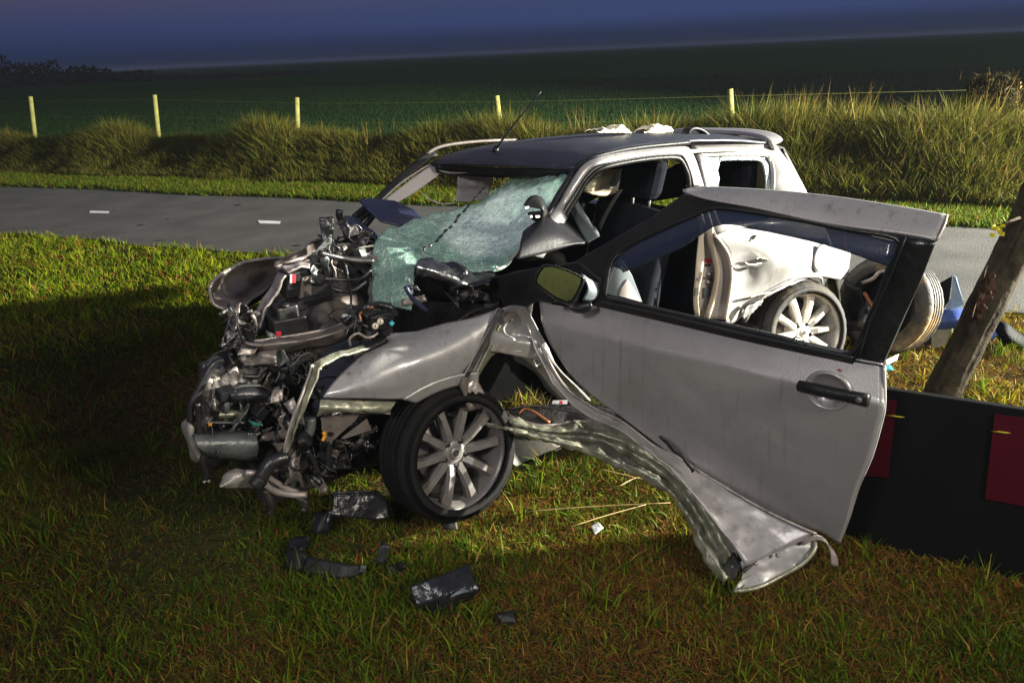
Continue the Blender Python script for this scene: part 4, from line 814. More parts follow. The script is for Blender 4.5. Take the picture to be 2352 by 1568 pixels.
# firewall and strut tower
fwall = [[(1000, 730), (1190, 720), (1300, 660), (1500, 600), (1740, 640)], [(930, 860), (1180, 800), (1380, 760), (1560, 800), (1735, 820)], [(860, 1050), (1150, 980), (1370, 960), (1570, 980), (1735, 1000)], [(760, 1250), (1020, 1180), (1230, 1180), (1500, 1200), (1700, 1180)], [(720, 1380), (980, 1370), (1250, 1330), (1500, 1260), (1650, 1230)]]
fo = [.75, .68, .62, .52, .45]
sheet('firewall', [[S(*K(1, p)[0], o+.1*math.sin(i*1.9)) for i, p in enumerate(r)] for r, o in zip(fwall, fo)], PANEL, wreck, 44, 40, .006, .028, 8, 3)
sheet('strut_brace', [[S(*K(1, p)[0], .42) for p in ((925, 825), (820, 1010), (720, 1180), (715, 1310))], [S(*K(1, p)[0], .36) for p in ((980, 850), (900, 1010), (790, 1180), (770, 1320))]], BARE, wreck, 22, 8, .008, .010, 14)
sheet('strut_flange', [[S(*K(1, p)[0], .38) for p in ((930, 770), (1050, 740), (1195, 730))], [S(*K(1, p)[0], .33) for p in ((1000, 820), (1090, 790), (1190, 775))]], BARE, wreck, 14, 6, .006, .008, 20)
box('relay_box', S(*K(1, (1060, 900))[0], .42), CU*.05, CV*.05, Vector((.01, 0, .05)), BLACK, wreck, .006, jitter=.006)
for d, m in ((0, WHITE), (18, REDL), (36, REDL)):
    plate('relay_label', [S(*K(1, p)[0], .355) for p in ((1018+d, 842), (1032+d, 842), (1028+d, 915), (1016+d, 915))], m, wreck, thick=.003)
box('ecu_bracket', S(*K(1, (1135, 950))[0], .40), CU*.025, CV*.03, Vector((.01, 0, .05)), PANEL, wreck, .004, jitter=.008)
box('black_module', S(*K(1, (1240, 980))[0], .42), CU*.06, CV*.05, Vector((0, 0, .04)), BLACK, wreck, .008, jitter=.01)
box('module_tray', S(*K(1, (1150, 1060))[0], .40), CU*.075, CV*.05, Vector((.02, 0, .022)), BLACK, wreck, .006, jitter=.01)
bt = box('brake_reservoir', S(*K(1, (970, 1180))[0], .36), CU*.042, CV*.045, Vector((0, 0, .035)), BLACK, wreck, .010)
lid = tube('cap', [S(*K(1, (965, 1130))[0], .33), S(*K(1, (965, 1105))[0], .33)], .02, BLACK, bt, seg=12)
box('battery_tray', S(*K(1, (985, 1300))[0], .36), CU*.068, CV*.06, Vector((0, 0, .045)), BLACK, wreck, .006, jitter=.006)
plate('red_terminal_cover', [S(*K(1, p)[0], .29) for p in ((885, 1350), (935, 1345), (938, 1385), (890, 1390))], REDL, wreck, thick=.012, bevel=.003)
plate('firewall_hole', [S(*K(1, p)[0], .50) for p in ((1175, 1190), (1220, 1175), (1222, 1205), (1200, 1225), (1180, 1205))], BLACK, wreck, thick=.004)
sheet('torn_bulkhead_flap', [[S(*K(1, p)[0], .5) for p in ((1245, 690), (1330, 660), (1400, 700))], [S(*K(1, p)[0], .46) for p in ((1250, 720), (1340, 730), (1380, 700))]], SILL, wreck, 8, 5, .004, .008, 20)
plate('bright_tab', [S(*K(1, p)[0], .45) for p in ((1385, 710), (1405, 690), (1440, 735), (1430, 775), (1400, 760))], SILVER, wreck, thick=.004)
# cross member (lower lip of the bay)
cm = [[(560, 1390), (700, 1430), (860, 1410), (1130, 1370), (1400, 1310), (1620, 1215)], [(580, 1440), (720, 1470), (900, 1460), (1150, 1430), (1400, 1370), (1600, 1290)], [(570, 1540), (720, 1530), (900, 1550), (1150, 1500), (1400, 1450), (1560, 1400)]]
sheet('cross_member', [[S(*K(1, p)[0], o+.03*(i == 0)) for i, p in enumerate(r)] for r, o in zip(cm, (.30, .24, .30))], PANEL, wreck, 40, 14, .008, .010, 10, 5)
tube('cross_member_lip', [S(*K(1, p)[0], .295) for p in cm[0]], .006, BARE, wreck, n=30, seg=6)
sheet('front_bracket', [[S(*K(1, p)[0], .30) for p in ((600, 1430), (700, 1420), (790, 1410))], [S(*K(1, p)[0], .27) for p in ((545, 1560), (650, 1560), (700, 1540))]], BARE, wreck, 10, 8, .006, .008, 16)
# ---- engine block, manifold, rocker cover
eng = K(2, (160, 830), (400, 800), (700, 830))
EC = S(530, 1010, .32)
sheet('engine_cover', [[S(*p, .34) for p in K(2, (165, 835), (420, 805), (650, 790), (745, 775))], [S(*p, .24) for p in K(2, (165, 860), (420, 850), (640, 845), (720, 850))], [S(*p, .21) for p in K(2, (185, 940), (420, 940), (650, 945), (735, 940))], [S(*p, .24) for p in K(2, (270, 1010), (430, 1030), (620, 1050), (720, 1035))], [S(*p, .36) for p in K(2, (290, 1050), (430, 1060), (620, 1075), (740, 1060))]], ENG, wreck, 30, 24, .01, .003, 9)
sheet('gearbox_end', [[S(*p, .40) for p in K(2, (120, 695), (90, 720), (62, 760), (85, 840), (130, 960), (150, 1040), (200, 1075))], [S(*p, .28) for p in K(2, (140, 760), (130, 790), (130, 840), (150, 900), (180, 980), (210, 1030), (225, 1075))], [S(*p, .36) for p in K(2, (190, 780), (190, 820), (190, 850), (200, 900), (220, 980), (240, 1030), (260, 1060))]], CAST, wreck, 22, 12, .012, .006, 12)
for i, (a, b, c, d, e) in enumerate((((330, 270), (300, 330), (285, 400), (275, 480), (270, 545)), ((410, 235), (350, 300), (345, 400), (355, 520), (370, 600)), ((480, 225), (430, 290), (440, 380), (450, 450), (455, 520)), ((560, 225), (525, 300), (520, 370), (510, 440), (505, 500)), ((640, 235), (610, 300), (600, 350), (590, 400), (580, 440)), ((710, 250), (690, 300), (680, 340), (670, 380), (660, 410)))):
    tube('intake_runner', [S(*K(2, p)[0], o) for p, o in zip((a, b, c, d, e), (.46, .38, .34, .34, .36))], [.024, .026, .026, .025, .024], CAST, wreck, n=20, seg=10)
sheet('intake_plenum', [[S(*p, .50) for p in K(2, (330, 260), (440, 205), (600, 190), (760, 230))], [S(*p, .44) for p in K(2, (300, 380), (400, 330), (560, 300), (780, 300))], [S(*p, .42) for p in K(2, (270, 540), (400, 560), (600, 560), (820, 540))]], CAST, wreck, 22, 18, .02, .006, 12)
sheet('rocker_cover', [[S(*p, .37) for p in K(2, (230, 610), (420, 600), (600, 595), (780, 585))], [S(*p, .28) for p in K(2, (235, 655), (420, 655), (610, 650), (790, 640))], [S(*p, .30) for p in K(2, (245, 690), (420, 700), (620, 700), (790, 690))]], SILL, wreck, 20, 10, .012, .006, 16)
th = sheet('throttle_body', [[S(*p, .34) for p in K(2, (485, 440), (560, 375), (640, 385), (760, 390), (835, 430))], [S(*p, .24) for p in K(2, (480, 480), (560, 450), (650, 440), (760, 450), (838, 480))], [S(*p, .23) for p in K(2, (490, 520), (560, 520), (650, 520), (760, 515), (820, 515))], [S(*p, .32) for p in K(2, (520, 555), (580, 560), (650, 560), (760, 560), (800, 540))]], GLOSS, wreck, 24, 18, .012, .003, 10)
tube('throttle_rim', [S(*p, .255) for p in K(2, (485, 445), (560, 415), (650, 405), (760, 410), (835, 445), (830, 500))], .007, HOSE, wreck, n=24, seg=6)
box('throttle_actuator', S(*K(2, (440, 470))[0], .26), CU*.03, CV*.03, Vector((.005, 0, .02)), GLOSS, wreck, .006, jitter=.006)
tube('throttle_stalk', [S(*K(2, p)[0], .26) for p in ((640, 560), (650, 600), (630, 680), (600, 710))], .006, HOSE, wreck, n=10)
sheet('engine_block', [[S(*p, .62) for p in K(2, (230, 200), (700, 150), (1000, 250), (1250, 300))], [S(*p, .55) for p in K(2, (210, 600), (700, 600), (1000, 600), (1200, 650))], [S(*p, .52) for p in K(2, (200, 900), (700, 950), (1000, 1000), (1150, 1000))], [S(*p, .6) for p in K(2, (260, 1060), (700, 1100), (900, 1120), (1100, 1120))]], GRUNGE, wreck, 40, 40, .03, .05, 11, 7)
box('engine_sump', CAR(-.42, .72, .28), CU*.28, CV*.3, Vector((0, 0, .16)), GRUNGE, wreck, .02, jitter=.02)
tube('top_hose', [S(*p, .36) for p in K(2, (270, 240), (380, 175), (540, 180), (660, 195), (720, 270))], .017, ENG, wreck, n=20, seg=9)
tube('side_hose', [S(*p, .30) for p in K(2, (420, 170), (340, 215), (270, 320), (200, 460), (140, 580), (130, 720))], .014, HOSE, wreck, n=26, seg=8)
tube('drain_hose', [S(*p, .27) for p in K(2, (195, 560), (205, 700), (220, 860), (250, 1000), (235, 1080), (270, 1180), (265, 1240))], .012, HOSE, wreck, n=30, seg=8)
tube('hose_clip', [S(*p, .265) for p in K(2, (245, 1270), (265, 1250), (295, 1250), (290, 1265))], .005, BARE, wreck, n=10)
tube('breather_hose', [S(*p, .28) for p in K(2, (600, 320), (690, 325), (740, 320), (760, 280), (810, 245), (870, 240))], .010, HOSE, wreck, n=22, seg=8)
tube('fuel_pipe', [S(*p, .26) for p in K(2, (240, 735), (400, 735), (560, 735), (700, 730))], .008, HOSE, wreck, n=14, seg=7)
plate('green_connector', [S(*p, .225) for p in K(2, (640, 710), (720, 735), (765, 740), (740, 765), (680, 755))], GREENW, wreck, thick=.012, bevel=.003)
plate('blue_connector', [S(*p, .24) for p in K(2, (675, 680), (720, 675), (725, 695), (690, 700))], NAVY, wreck, thick=.012, bevel=.003)
plate('orange_clip', [S(*p, .23) for p in K(2, (285, 745), (315, 740), (318, 757), (290, 760))], ORANGE, wreck, thick=.01)
sheet('manifold_bracket', [[S(*p, .30) for p in K(2, (455, 290), (500, 250), (540, 230))], [S(*p, .29) for p in K(2, (470, 290), (520, 270), (555, 295))]], BARE, wreck, 8, 4, .005, .004, 20)
sheet('torn_metal_plate', [[S(*p, .30) for p in K(2, (800, 530), (870, 430), (960, 400))], [S(*p, .28) for p in K(2, (830, 560), (900, 560), (950, 540))]], BARE, wreck, 12, 8, .005, .010, 18)
# ---- left front strip (bent apron member) and wing
sheet('apron_member', [[S(*p, o) for p, o in zip(K(2, (1870, 10), (1640, 60), (1400, 130), (1235, 200), (1200, 280), (1150, 420), (1090, 560), (1030, 760), (980, 880), (960, 1010)), (.12, .10, .08, .06, .06, .07, .08, .09, .1, .1))],
                       [S(*p, o) for p, o in zip(K(2, (1850, 40), (1660, 95), (1440, 165), (1290, 250), (1270, 330), (1215, 450), (1160, 600), (1090, 740), (1045, 880), (975, 1030)), (.09, .07, .05, .03, .03, .04, .05, .06, .07, .09))]], SILL, wreck, 60, 8, .008, .008, 16)
tube('apron_hem', [S(*p, .05) for p in K(2, (1295, 250), (1235, 265), (1210, 215), (1190, 300), (1130, 460), (1060, 640), (1000, 820), (960, 980))], .005, BARE, wreck, n=36, seg=6)
sheet('apron_rail', [[S(*p, .10) for p in K(2, (1540, 120), (1660, 60), (1780, 10), (1870, -30))], [S(*p, .08) for p in K(2, (1570, 145), (1700, 95), (1820, 40), (1880, -10))]], BLACK, wreck, 16, 5, .02, .004, 10)
tube('catch_loop', [S(*p, .14) for p in K(1, (1555, 1480), (1550, 1410), (1620, 1365), (1690, 1400), (1750, 1395), (1800, 1360))], .006, BARE, wreck, n=22, seg=6)
wingL = [[(1880, -60), (2140, -80), (2400, -150), (2640, -200), (2860, -275)], [(1640, 140), (1900, 80), (2200, 30), (2500, -30), (2800, -100)], [(1460, 310), (1750, 260), (2100, 200), (2400, 140), (2680, 110)], [(1330, 470), (1600, 430), (1900, 390), (2200, 340), (2560, 290)], [(1310, 515), (1600, 520), (1900, 525), (2020, 525), (2110, 545)]]
wof = [[.16, .13, .10, .06, .02], [.10, .05, .03, .01, .0], [.07, .01, -.02, -.02, -.01], [.05, .0, -.02, -.02, .0], [.05, .01, -.005, -.005, .0]]
w_ = sheet('front_wing', [[S(*K(2, p)[0], o) for p, o in zip(r, oo)] for r, oo in zip(wingL, wof)], SILVERW, wreck, 44, 34, .004, .004, 6, 2)
sheet('wing_arch', [[S(*K(2, p)[0], -.012) for p in ((2020, 525), (2200, 420), (2380, 345), (2550, 300), (2700, 285))], [S(*K(2, p)[0], .005) for p in ((2140, 562), (2270, 490), (2420, 430), (2560, 400), (2690, 390))]], SILVERW, wreck, 24, 6, .005)
sheet('wing_rear_edge', [[S(*K(2, p)[0], .0) for p in ((2860, -275), (2800, -100), (2680, 110), (2580, 290))], [S(*K(2, p)[0], .01) for p in ((2890, -290), (2840, -100), (2740, 120), (2680, 300))]], SILVERW, wreck, 16, 5, .005, .004, 10)
sheet('wing_support', [[S(*K(2, p)[0], .04) for p in ((1290, 525), (1500, 535), (1700, 535), (1970, 535))], [S(*K(2, p)[0], .02) for p in ((1280, 600), (1480, 620), (1700, 620), (1930, 610))], [S(*K(2, p)[0], .05) for p in ((1250, 680), (1400, 650), (1650, 640), (1900, 655))]], SILL, wreck, 30, 12, .005, .010, 16)
tube('support_hem', [S(*K(2, p)[0], .045) for p in ((1390, 665), (1480, 635), (1600, 640), (1780, 640), (1910, 655))], .005, BARE, wreck, n=20, seg=6)
plate('splash_panel', [S(*K(2, p)[0], .09) for p in ((1290, 690), (1640, 650), (1600, 710), (1370, 915), (1300, 800))], PANEL, wreck, thick=.005)
plate('lower_panel', [S(*K(2, p)[0], .11) for p in ((1470, 870), (1700, 700), (1740, 800), (1640, 830), (1490, 880))], PANEL, wreck, thick=.005)
plate('panel_hole', [S(*K(2, p)[0], .084) for p in ((1350, 830), (1375, 815), (1405, 825), (1400, 850), (1365, 858))], BLACK, wreck, thick=.004)
tube('orange_fluid_tube', [S(*K(2, p)[0], .06) for p in ((1310, 820), (1325, 840), (1318, 870), (1305, 895))], .007, ORANGE, wreck, n=8)
tube('damper_tube', [S(*K(2, p)[0], .12) for p in ((1200, 690), (1195, 780), (1170, 850))], .020, ENG, wreck, n=8, seg=10)
sheet('damper_boot', [[S(*K(2, p)[0], .10) for p in ((1080, 850), (1140, 820), (1210, 880))], [S(*K(2, p)[0], .06) for p in ((1085, 920), (1140, 900), (1200, 930))], [S(*K(2, p)[0], .10) for p in ((1100, 960), (1150, 970), (1190, 960))]], BLACK, wreck, 12, 10, .012)
# ---- below: lower pipes, lamp shell, hoses
sheet('lamp_shell', [[S(*K(2, p)[0], .20) for p in ((385, 1290), (430, 1200), (520, 1150), (580, 1150))], [S(*K(2, p)[0], .15) for p in ((390, 1305), (480, 1260), (560, 1210), (700, 1180))], [S(*K(2, p)[0], .17) for p in ((400, 1315), (520, 1325), (640, 1320), (720, 1320))]], CAST, wreck, 20, 14, .006, .006, 14)
tube('radiator_pipe', [S(*K(2, p)[0], .13) for p in ((620, 1180), (760, 1190), (880, 1260), (1000, 1330), (1080, 1355))], .012, BARE, wreck, n=20, seg=8)
tube('radiator_pipe', [S(*K(2, p)[0], .11) for p in ((720, 1235), (800, 1290), (900, 1350), (1050, 1375), (1160, 1375))], .013, BARE, wreck, n=20, seg=8)
tube('lower_hose', [S(*K(2, p)[0], .10) for p in ((990, 1040), (900, 1060), (830, 1110), (785, 1180), (750, 1240))], .027, HOSE, wreck, n=20, seg=10)
tube('clamp', [S(*K(2, p)[0], .095) for p in ((700, 1300), (735, 1260), (770, 1230))], .03, BLACK, wreck, n=6, seg=8)
sheet('subframe_end', [[S(*K(2, p)[0], .12) for p in ((980, 1010), (1050, 920), (1110, 1050))], [S(*K(2, p)[0], .09) for p in ((1010, 1200), (1060, 1120), (1110, 1180))], [S(*K(2, p)[0], .11) for p in ((960, 1280), (1070, 1240), (1140, 1320))]], PANEL, wreck, 16, 18, .008, .014, 16)
tube('dangling_hose', [S(*K(2, p)[0], .10) for p in ((1170, 980), (1230, 1080), (1260, 1170), (1310, 1190), (1350, 1130), (1355, 1000), (1380, 900))], .010, HOSE, wreck, n=30, seg=7)
for pts in (((800, 1330), (830, 1420), (850, 1500), (830, 1560)), ((1080, 1400), (1140, 1440), (1160, 1500), (1120, 1510))):
    tube('hanging_scrap', [S(*K(2, p)[0], .12) for p in pts], [.012, .018, .008], GRUNGE, wreck, n=14, seg=6)
sheet('undertray', [[S(*K(2, p)[0], .02) for p in ((1400, 1350), (1600, 1345), (1780, 1340), (1850, 1400))], [S(*K(2, p)[0], .0) for p in ((1405, 1450), (1600, 1450), (1790, 1450), (1890, 1480))], [S(*K(2, p)[0], -.02) for p in ((1390, 1560), (1600, 1580), (1780, 1600), (1900, 1580))]], GLOSS, wreck, 22, 16, .008, .006, 14)
tube('undertray_rib', [S(*K(2, p)[0], .01) for p in ((1400, 1362), (1600, 1352), (1785, 1345))], .006, GLOSS, wreck, n=8)
tube('undertray_rib', [S(*K(2, p)[0], .008) for p in ((1400, 1385), (1600, 1375), (1785, 1372))], .005, GLOSS, wreck, n=8)
sheet('wheel_housing', [[S(*K(2, p)[0], .28) for p in ((1300, 640), (1700, 640), (2100, 560))], [S(*K(2, p)[0], .34) for p in ((1350, 950), (1600, 900), (2000, 800))], [S(*K(2, p)[0], .3) for p in ((1380, 1150), (1650, 1140), (1950, 1100))]], GRUNGE, wreck, 24, 20, .01, .03, 11)
sheet('bulkhead_panel', [[CAR(.50, .10, .88), CAR(.44, .5, .92), CAR(.46, 1.0, .92), CAR(.50, 1.46, .86)], [CAR(.42, .08, .55), CAR(.36, .5, .6), CAR(.38, 1.0, .6), CAR(.42, 1.48, .55)], [CAR(.46, .08, .22), CAR(.42, .5, .22), CAR(.42, 1.0, .22), CAR(.46, 1.48, .22)]], GRUNGE, wreck, 24, 18, .01, .03, 9, 2)
sheet('bay_floor', [[CAR(.45, .12, .26), CAR(.45, .8, .26), CAR(.45, 1.45, .26)], [CAR(.0, .18, .34), CAR(.0, .8, .30), CAR(.0, 1.42, .34)], [CAR(-.42, .30, .28), CAR(-.48, .8, .26), CAR(-.35, 1.3, .30)]], GRUNGE, wreck, 24, 18, .01, .04, 9, 5)
sheet('inner_wing', [[CAR(-.25, .26, .70), CAR(.1, .20, .78), CAR(.45, .16, .86)], [CAR(-.30, .32, .5), CAR(.1, .34, .55), CAR(.45, .3, .6)], [CAR(-.30, .34, .3), CAR(.1, .36, .3), CAR(.45, .3, .3)]], GRUNGE, wreck, 20, 14, .008, .03, 10, 8)
# ---- loom of wires and bits
random.seed(21)
def wire_run(c, pts, o, r=.006, m=None, nm='cable'):
    tube(nm, [S(*K(c, p)[0], o+random.uniform(-.03, .03)) for p in pts], r, m or HOSE, wreck, n=24, seg=6)
wire_run(1, ((1280, 650), (1450, 690), (1600, 715), (1760, 720)), .36, .013)
wire_run(1, ((1180, 900), (1300, 930), (1450, 985), (1580, 980), (1700, 900)), .36, .010)
wire_run(1, ((1320, 880), (1500, 890), (1640, 880), (1740, 800)), .35, .008)
wire_run(1, ((1480, 600), (1500, 700), (1540, 900), (1560, 1060), (1550, 1200)), .37, .005)
wire_run(1, ((1370, 560), (1440, 600), (1500, 640), (1560, 590), (1650, 600)), .40, .006)
wire_run(1, ((540, 1190), (470, 1270), (440, 1400), (450, 1500), (500, 1560)), .30, .006)
wire_run(1, ((1640, 1270), (1625, 1200), (1700, 1130), (1800, 1110), (1900, 1130), (1960, 1200)), .14, .014)
wire_run(1, ((1650, 1250), (1640, 1190), (1720, 1140), (1760, 1130)), .13, .005, COPPER)
wire_run(1, ((640, 1190), (690, 1220), (710, 1300), (700, 1380)), .32, .007, BARE)
wire_run(1, ((1370, 1220), (1430, 1260), (1450, 1320)), .32, .004)
box('sensor_block', S(*K(1, (1800, 1250))[0], .14), CU*.05, CV*.04, Vector((.01, 0, .03)), BLACK, wreck, .006, jitter=.008)
plate('teal_connector', [S(*K(1, p)[0], .09) for p in ((1898, 1280), (1925, 1252), (1945, 1272), (1920, 1300))], TEAL, wreck, thick=.012, bevel=.002)
for (a, b) in ((1820, 1260), (1775, 1300)):
    c = S(*K(1, (a, b))[0], .09); q = child('flange_nut', lathe('flange_nut', [(0.003, .01), (.010, .01), (.013, .004), (.013, 0)], JAMB, 12), wreck, Matrix.Translation(c-wreck.location) @ (CAM-c).to_track_quat('Z', 'Y').to_matrix().to_4x4())
# crumpled fragments and broken castings through the engine bay
ZK = 1.6
zones = [(1, (500, 1150), (640, 1420), .30, .40, 16), (1, (1250, 560), (1720, 900), .36, .52, 18), (2, (760, 300), (1250, 560), .28, .5, 26), (2, (700, 560), (1150, 900), .22, .40, 30), (2, (850, 850), (1400, 1250), .12, .35, 26), (1, (1400, 430), (1760, 640), .5, .8, 12), (2, (1350, 650), (1750, 1000), .12, .25, 14), (1, (1500, 1150), (1900, 1480), .14, .26, 12), (2, (230, 560), (760, 780), .24, .34, 16), (2, (480, 60), (900, 240), .28, .45, 12), (2, (750, 60), (1280, 330), .25, .45, 26)]
for c, (x0, y0), (x1, y1), oa, ob, cnt in zones:
    for k in range(int(cnt*ZK)):
        p = S(*K(c, (random.uniform(x0, x1), random.uniform(y0, y1)))[0], random.uniform(oa, ob))
        d = Vector((random.uniform(-1, 1), random.uniform(-.6, .6), random.uniform(-1, 1))).normalized(); e = d.orthogonal().normalized()
        e = (Matrix.Rotation(random.uniform(0, 6.28), 3, d) @ e)
        L = random.uniform(.02, .07); kind = random.random(); m = random.choice([GRUNGE, GRUNGE, GRUNGE, ENG, PANEL, PANEL, BLACK, GLOSS, HOSE, BARE])
        if kind < .50:
            L *= 1.25
            sheet('metal_fragment', [[p-d*L, p+d*L], [p-d*L*.6+e*L*.5, p+d*L*.9+e*L*.7]], m, wreck, 11, 9, .004, .022, 20, k)
        elif kind < .78:
            tube('loose_wire', [p-d*L*1.3, p+e*L*random.uniform(.3, 1), p+d*L*1.2, p+d*L*1.8-e*L*.8-Vector((0, 0, .03))], random.choice([.0025, .0035, .005]), random.choice([HOSE, HOSE, HOSE, GRUNGE]), wreck, n=12, seg=5)
        elif kind < .90:
            tube('bracket', [p-d*L*.7, p+d*L*.7], random.choice([.006, .009, .012]), m, wreck, seg=8)
        else:
            box('housing_piece', p, d*L*.5, e*L*.4, d.cross(e)*L*.4, m, wreck, .004, jitter=.006)

# ---- hinge pillar, footwell, torn sill
hp = K(5, (530, 180), (480, 290), (330, 560), (200, 810), (215, 960), (260, 1100), (285, 1105), (350, 1070), (410, 1050), (390, 920), (310, 780), (400, 660), (490, 580), (570, 565), (680, 620), (830, 680), (960, 830), (1070, 985), (1340, 1000), (1180, 850), (1060, 730), (980, 600), (900, 420), (830, 290), (760, 170), (640, 170))
sheet('hinge_pillar', [[S(*p, o) for p, o in zip(K(5, (535, 185), (640, 160), (770, 170)), (.02, .0, -.01))], [S(*p, o) for p, o in zip(K(5, (470, 300), (640, 400), (850, 330)), (.0, .06, -.02))], [S(*p, o) for p, o in zip(K(5, (440, 440), (690, 470), (960, 520)), (.0, .0, -.03))], [S(*p, o) for p, o in zip(K(5, (420, 560), (700, 610), (1040, 700)), (.02, .02, -.03))], ], SILVER, wreck, 24, 22, .006, .006, 10)
sheet('pillar_skirt', [[S(*p, o) for p, o in zip(K(5, (640, 560), (760, 640), (870, 740), (1000, 900), (1080, 985)), (.02, .03, .04, .04, .04))], [S(*p, o) for p, o in zip(K(5, (960, 520), (1010, 640), (1100, 760), (1230, 880), (1345, 1000)), (-.03, -.035, -.03, -.02, -.01))]], SILVER, wreck, 24, 10, .006, .004, 10)
sheet('pillar_return', [[S(*p, .0) for p in K(5, (540, 320), (460, 470), (380, 620), (310, 780))], [S(*p, .05) for p in K(5, (570, 420), (570, 560), (460, 600), (330, 790))]], SILL, wreck, 16, 8, .006, .004, 12)
sheet('pillar_edge', [[S(*p, -.01) for p in K(5, (530, 180), (370, 480), (190, 810), (200, 930), (250, 1090))], [S(*p, .0) for p in K(5, (555, 200), (410, 490), (245, 800), (265, 930), (300, 1080))]], PANEL, wreck, 24, 5, .012, .004, 14)
for d in (0, 18, 34):
    tube('seam_rib', [S(*p, -.018) for p in K(5, (535+d, 190), (385+d, 480), (225+d*.7, 790))], .0035, GRUNGE, wreck, n=12, seg=5)
sheet('crumpled_foot', [[S(*p, .01) for p in K(5, (250, 800), (310, 790), (380, 900))], [S(*p, -.01) for p in K(5, (250, 950), (320, 940), (410, 1010))], [S(*p, .02) for p in K(5, (270, 1090), (340, 1070), (410, 1050))]], BARE, wreck, 16, 18, .006, .010, 24)
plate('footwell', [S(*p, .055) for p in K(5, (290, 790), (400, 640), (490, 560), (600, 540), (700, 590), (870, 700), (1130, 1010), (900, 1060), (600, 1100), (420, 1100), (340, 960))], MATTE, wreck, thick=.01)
c = S(*K(5, (852, 655))[0], .015)
child('grommet', lathe('grommet', [(0, -.002), (.010, -.001), (.012, .006), (.017, .006), (.021, 0)], SILVER, 20), wreck, Matrix.Translation(c-CV*.012-wreck.location) @ (-CV).to_track_quat('Z', 'Y').to_matrix().to_4x4())
c = S(*K(5, (612, 275))[0], .0)
hb = plate('hinge_plate', [S(*p, -.015) for p in K(5, (560, 270), (640, 200), (670, 230), (640, 300), (580, 305))], PANEL, wreck, thick=.006)
child('bolt', lathe('bolt', [(0, .006), (.006, .006), (.008, 0)], ALLOY, 10), hb, Matrix.Translation(c-CV*.025-wreck.location) @ (-CV).to_track_quat('Z', 'Y').to_matrix().to_4x4())
# torn-off sill: a ribbon bending from the pillar foot out to the ground under the door
top = [(1101, 966, .375), (1145, 937, .40), (1178, 958, .39), (1217, 971, .38), (1255, 977, .375), (1307, 970, .375), (1359, 967, .37), (1410, 976, .36), (1449, 997, .345), (1487, 1020, .33), (1547, 1062, .30), (1590, 1096, .27), (1634, 1150, .225), (1655, 1197, .185), (1685, 1244, .14), (1692, 1285, .10)]
bot = [(1101, 972, .365), (1132, 984, .355), (1165, 993, .35), (1212, 1004, .335), (1268, 1021, .315), (1307, 1033, .305), (1371, 1053, .285), (1440, 1085, .26), (1483, 1103, .24), (1526, 1129, .215), (1558, 1170, .17), (1578, 1210, .135), (1595, 1245, .105), (1615, 1285, .07), (1640, 1320, .04), (1662, 1343, .02)]
def zmid(a, b, f, dz): return (a[0]+(b[0]-a[0])*f, a[1]+(b[1]-a[1])*f, a[2]+(b[2]-a[2])*f+dz)
rows = [[Z(*p) for p in top], [Z(*zmid(a, b, .3, .010)) for a, b in zip(top, bot)], [Z(*zmid(a, b, .5, -.012)) for a, b in zip(top, bot)], [Z(*zmid(a, b, .75, .016)) for a, b in zip(top, bot)], [Z(*p) for p in bot]]
sheet('torn_sill', rows, SILL, wreck, 110, 30, .005, .017, 17, 4)
tube('sill_hem', [Z(*p) for p in top], .006, BARE, wreck, n=60, seg=6)
sheet('sill_inner', [[Z(*p) for p in ((1150, 945, .39), (1230, 935, .42), (1310, 925, .43), (1400, 935, .42), (1470, 985, .38), (1560, 1060, .31))], [Z(*p) for p in ((1180, 962, .38), (1255, 979, .365), (1330, 975, .36), (1410, 980, .35), (1487, 1023, .32), (1547, 1064, .29))]], GRUNGE, wreck, 40, 10, .005, .010, 16)
tube('copper_trim', [Z(*p) for p in ((1192, 950, .40), (1205, 938, .415), (1225, 945, .41), (1262, 970, .385))], .006, COPPER, wreck, n=16, seg=6)
plate('sill_sticker', [Z(*p) for p in ((1270, 920, .45), (1303, 918, .455), (1302, 928, .447), (1268, 927, .445))], WHITE, wreck, thick=.002)
plate('sticker_print', [Z(*p) for p in ((1285, 921, .455), (1293, 921, .455), (1291, 927, .452), (1284, 926, .452))], REDL, wreck, thick=.002)
tube('seal_strip', [Z(*p) for p in ((1160, 940, .405), (1230, 932, .425), (1330, 948, .41), (1420, 975, .385))], .006, HOSE, wreck, n=24, seg=6)
fl1 = [(1215, 720), (1246, 800), (1296, 885), (1362, 935), (1430, 968), (1505, 1025), (1560, 1050), (1612, 1085), (1720, 1150), (1800, 1192), (1876, 1226)]
fl2 = [(1205, 722), (1232, 805), (1280, 890), (1345, 950), (1420, 985), (1490, 1035), (1545, 1080), (1590, 1130), (1650, 1210), (1690, 1262), (1712, 1300)]
fz1 = [.10-.0*i for i in range(11)]
r1 = [D(x, y, .015) for x, y in fl1]; r2 = [D(x, y, .05+.012*i) for i, (x, y) in enumerate(fl2)]
rm = [D((a[0]+b[0])/2, (a[1]+b[1])/2, .02+.006*i) for i, (a, b) in enumerate(zip(fl1, fl2))]
sheet('door_lower_flange', [r1, rm, r2], SILLW, wreck, 70, 14, .006, .006, 12, 3)
tube('flange_hem', [D(x, y, .02) for x, y in fl1], .006, BARE, wreck, n=50, seg=6)
sheet('black_tape', [[D(x, y, .10) for x, y in K(7, (1175, 230), (1230, 300), (1290, 345), (1350, 430))], [D(x, y, .10) for x, y in K(7, (1195, 232), (1260, 300), (1295, 330), (1360, 420))]], HOSE, wreck, 14, 4, .006, .008, 30)
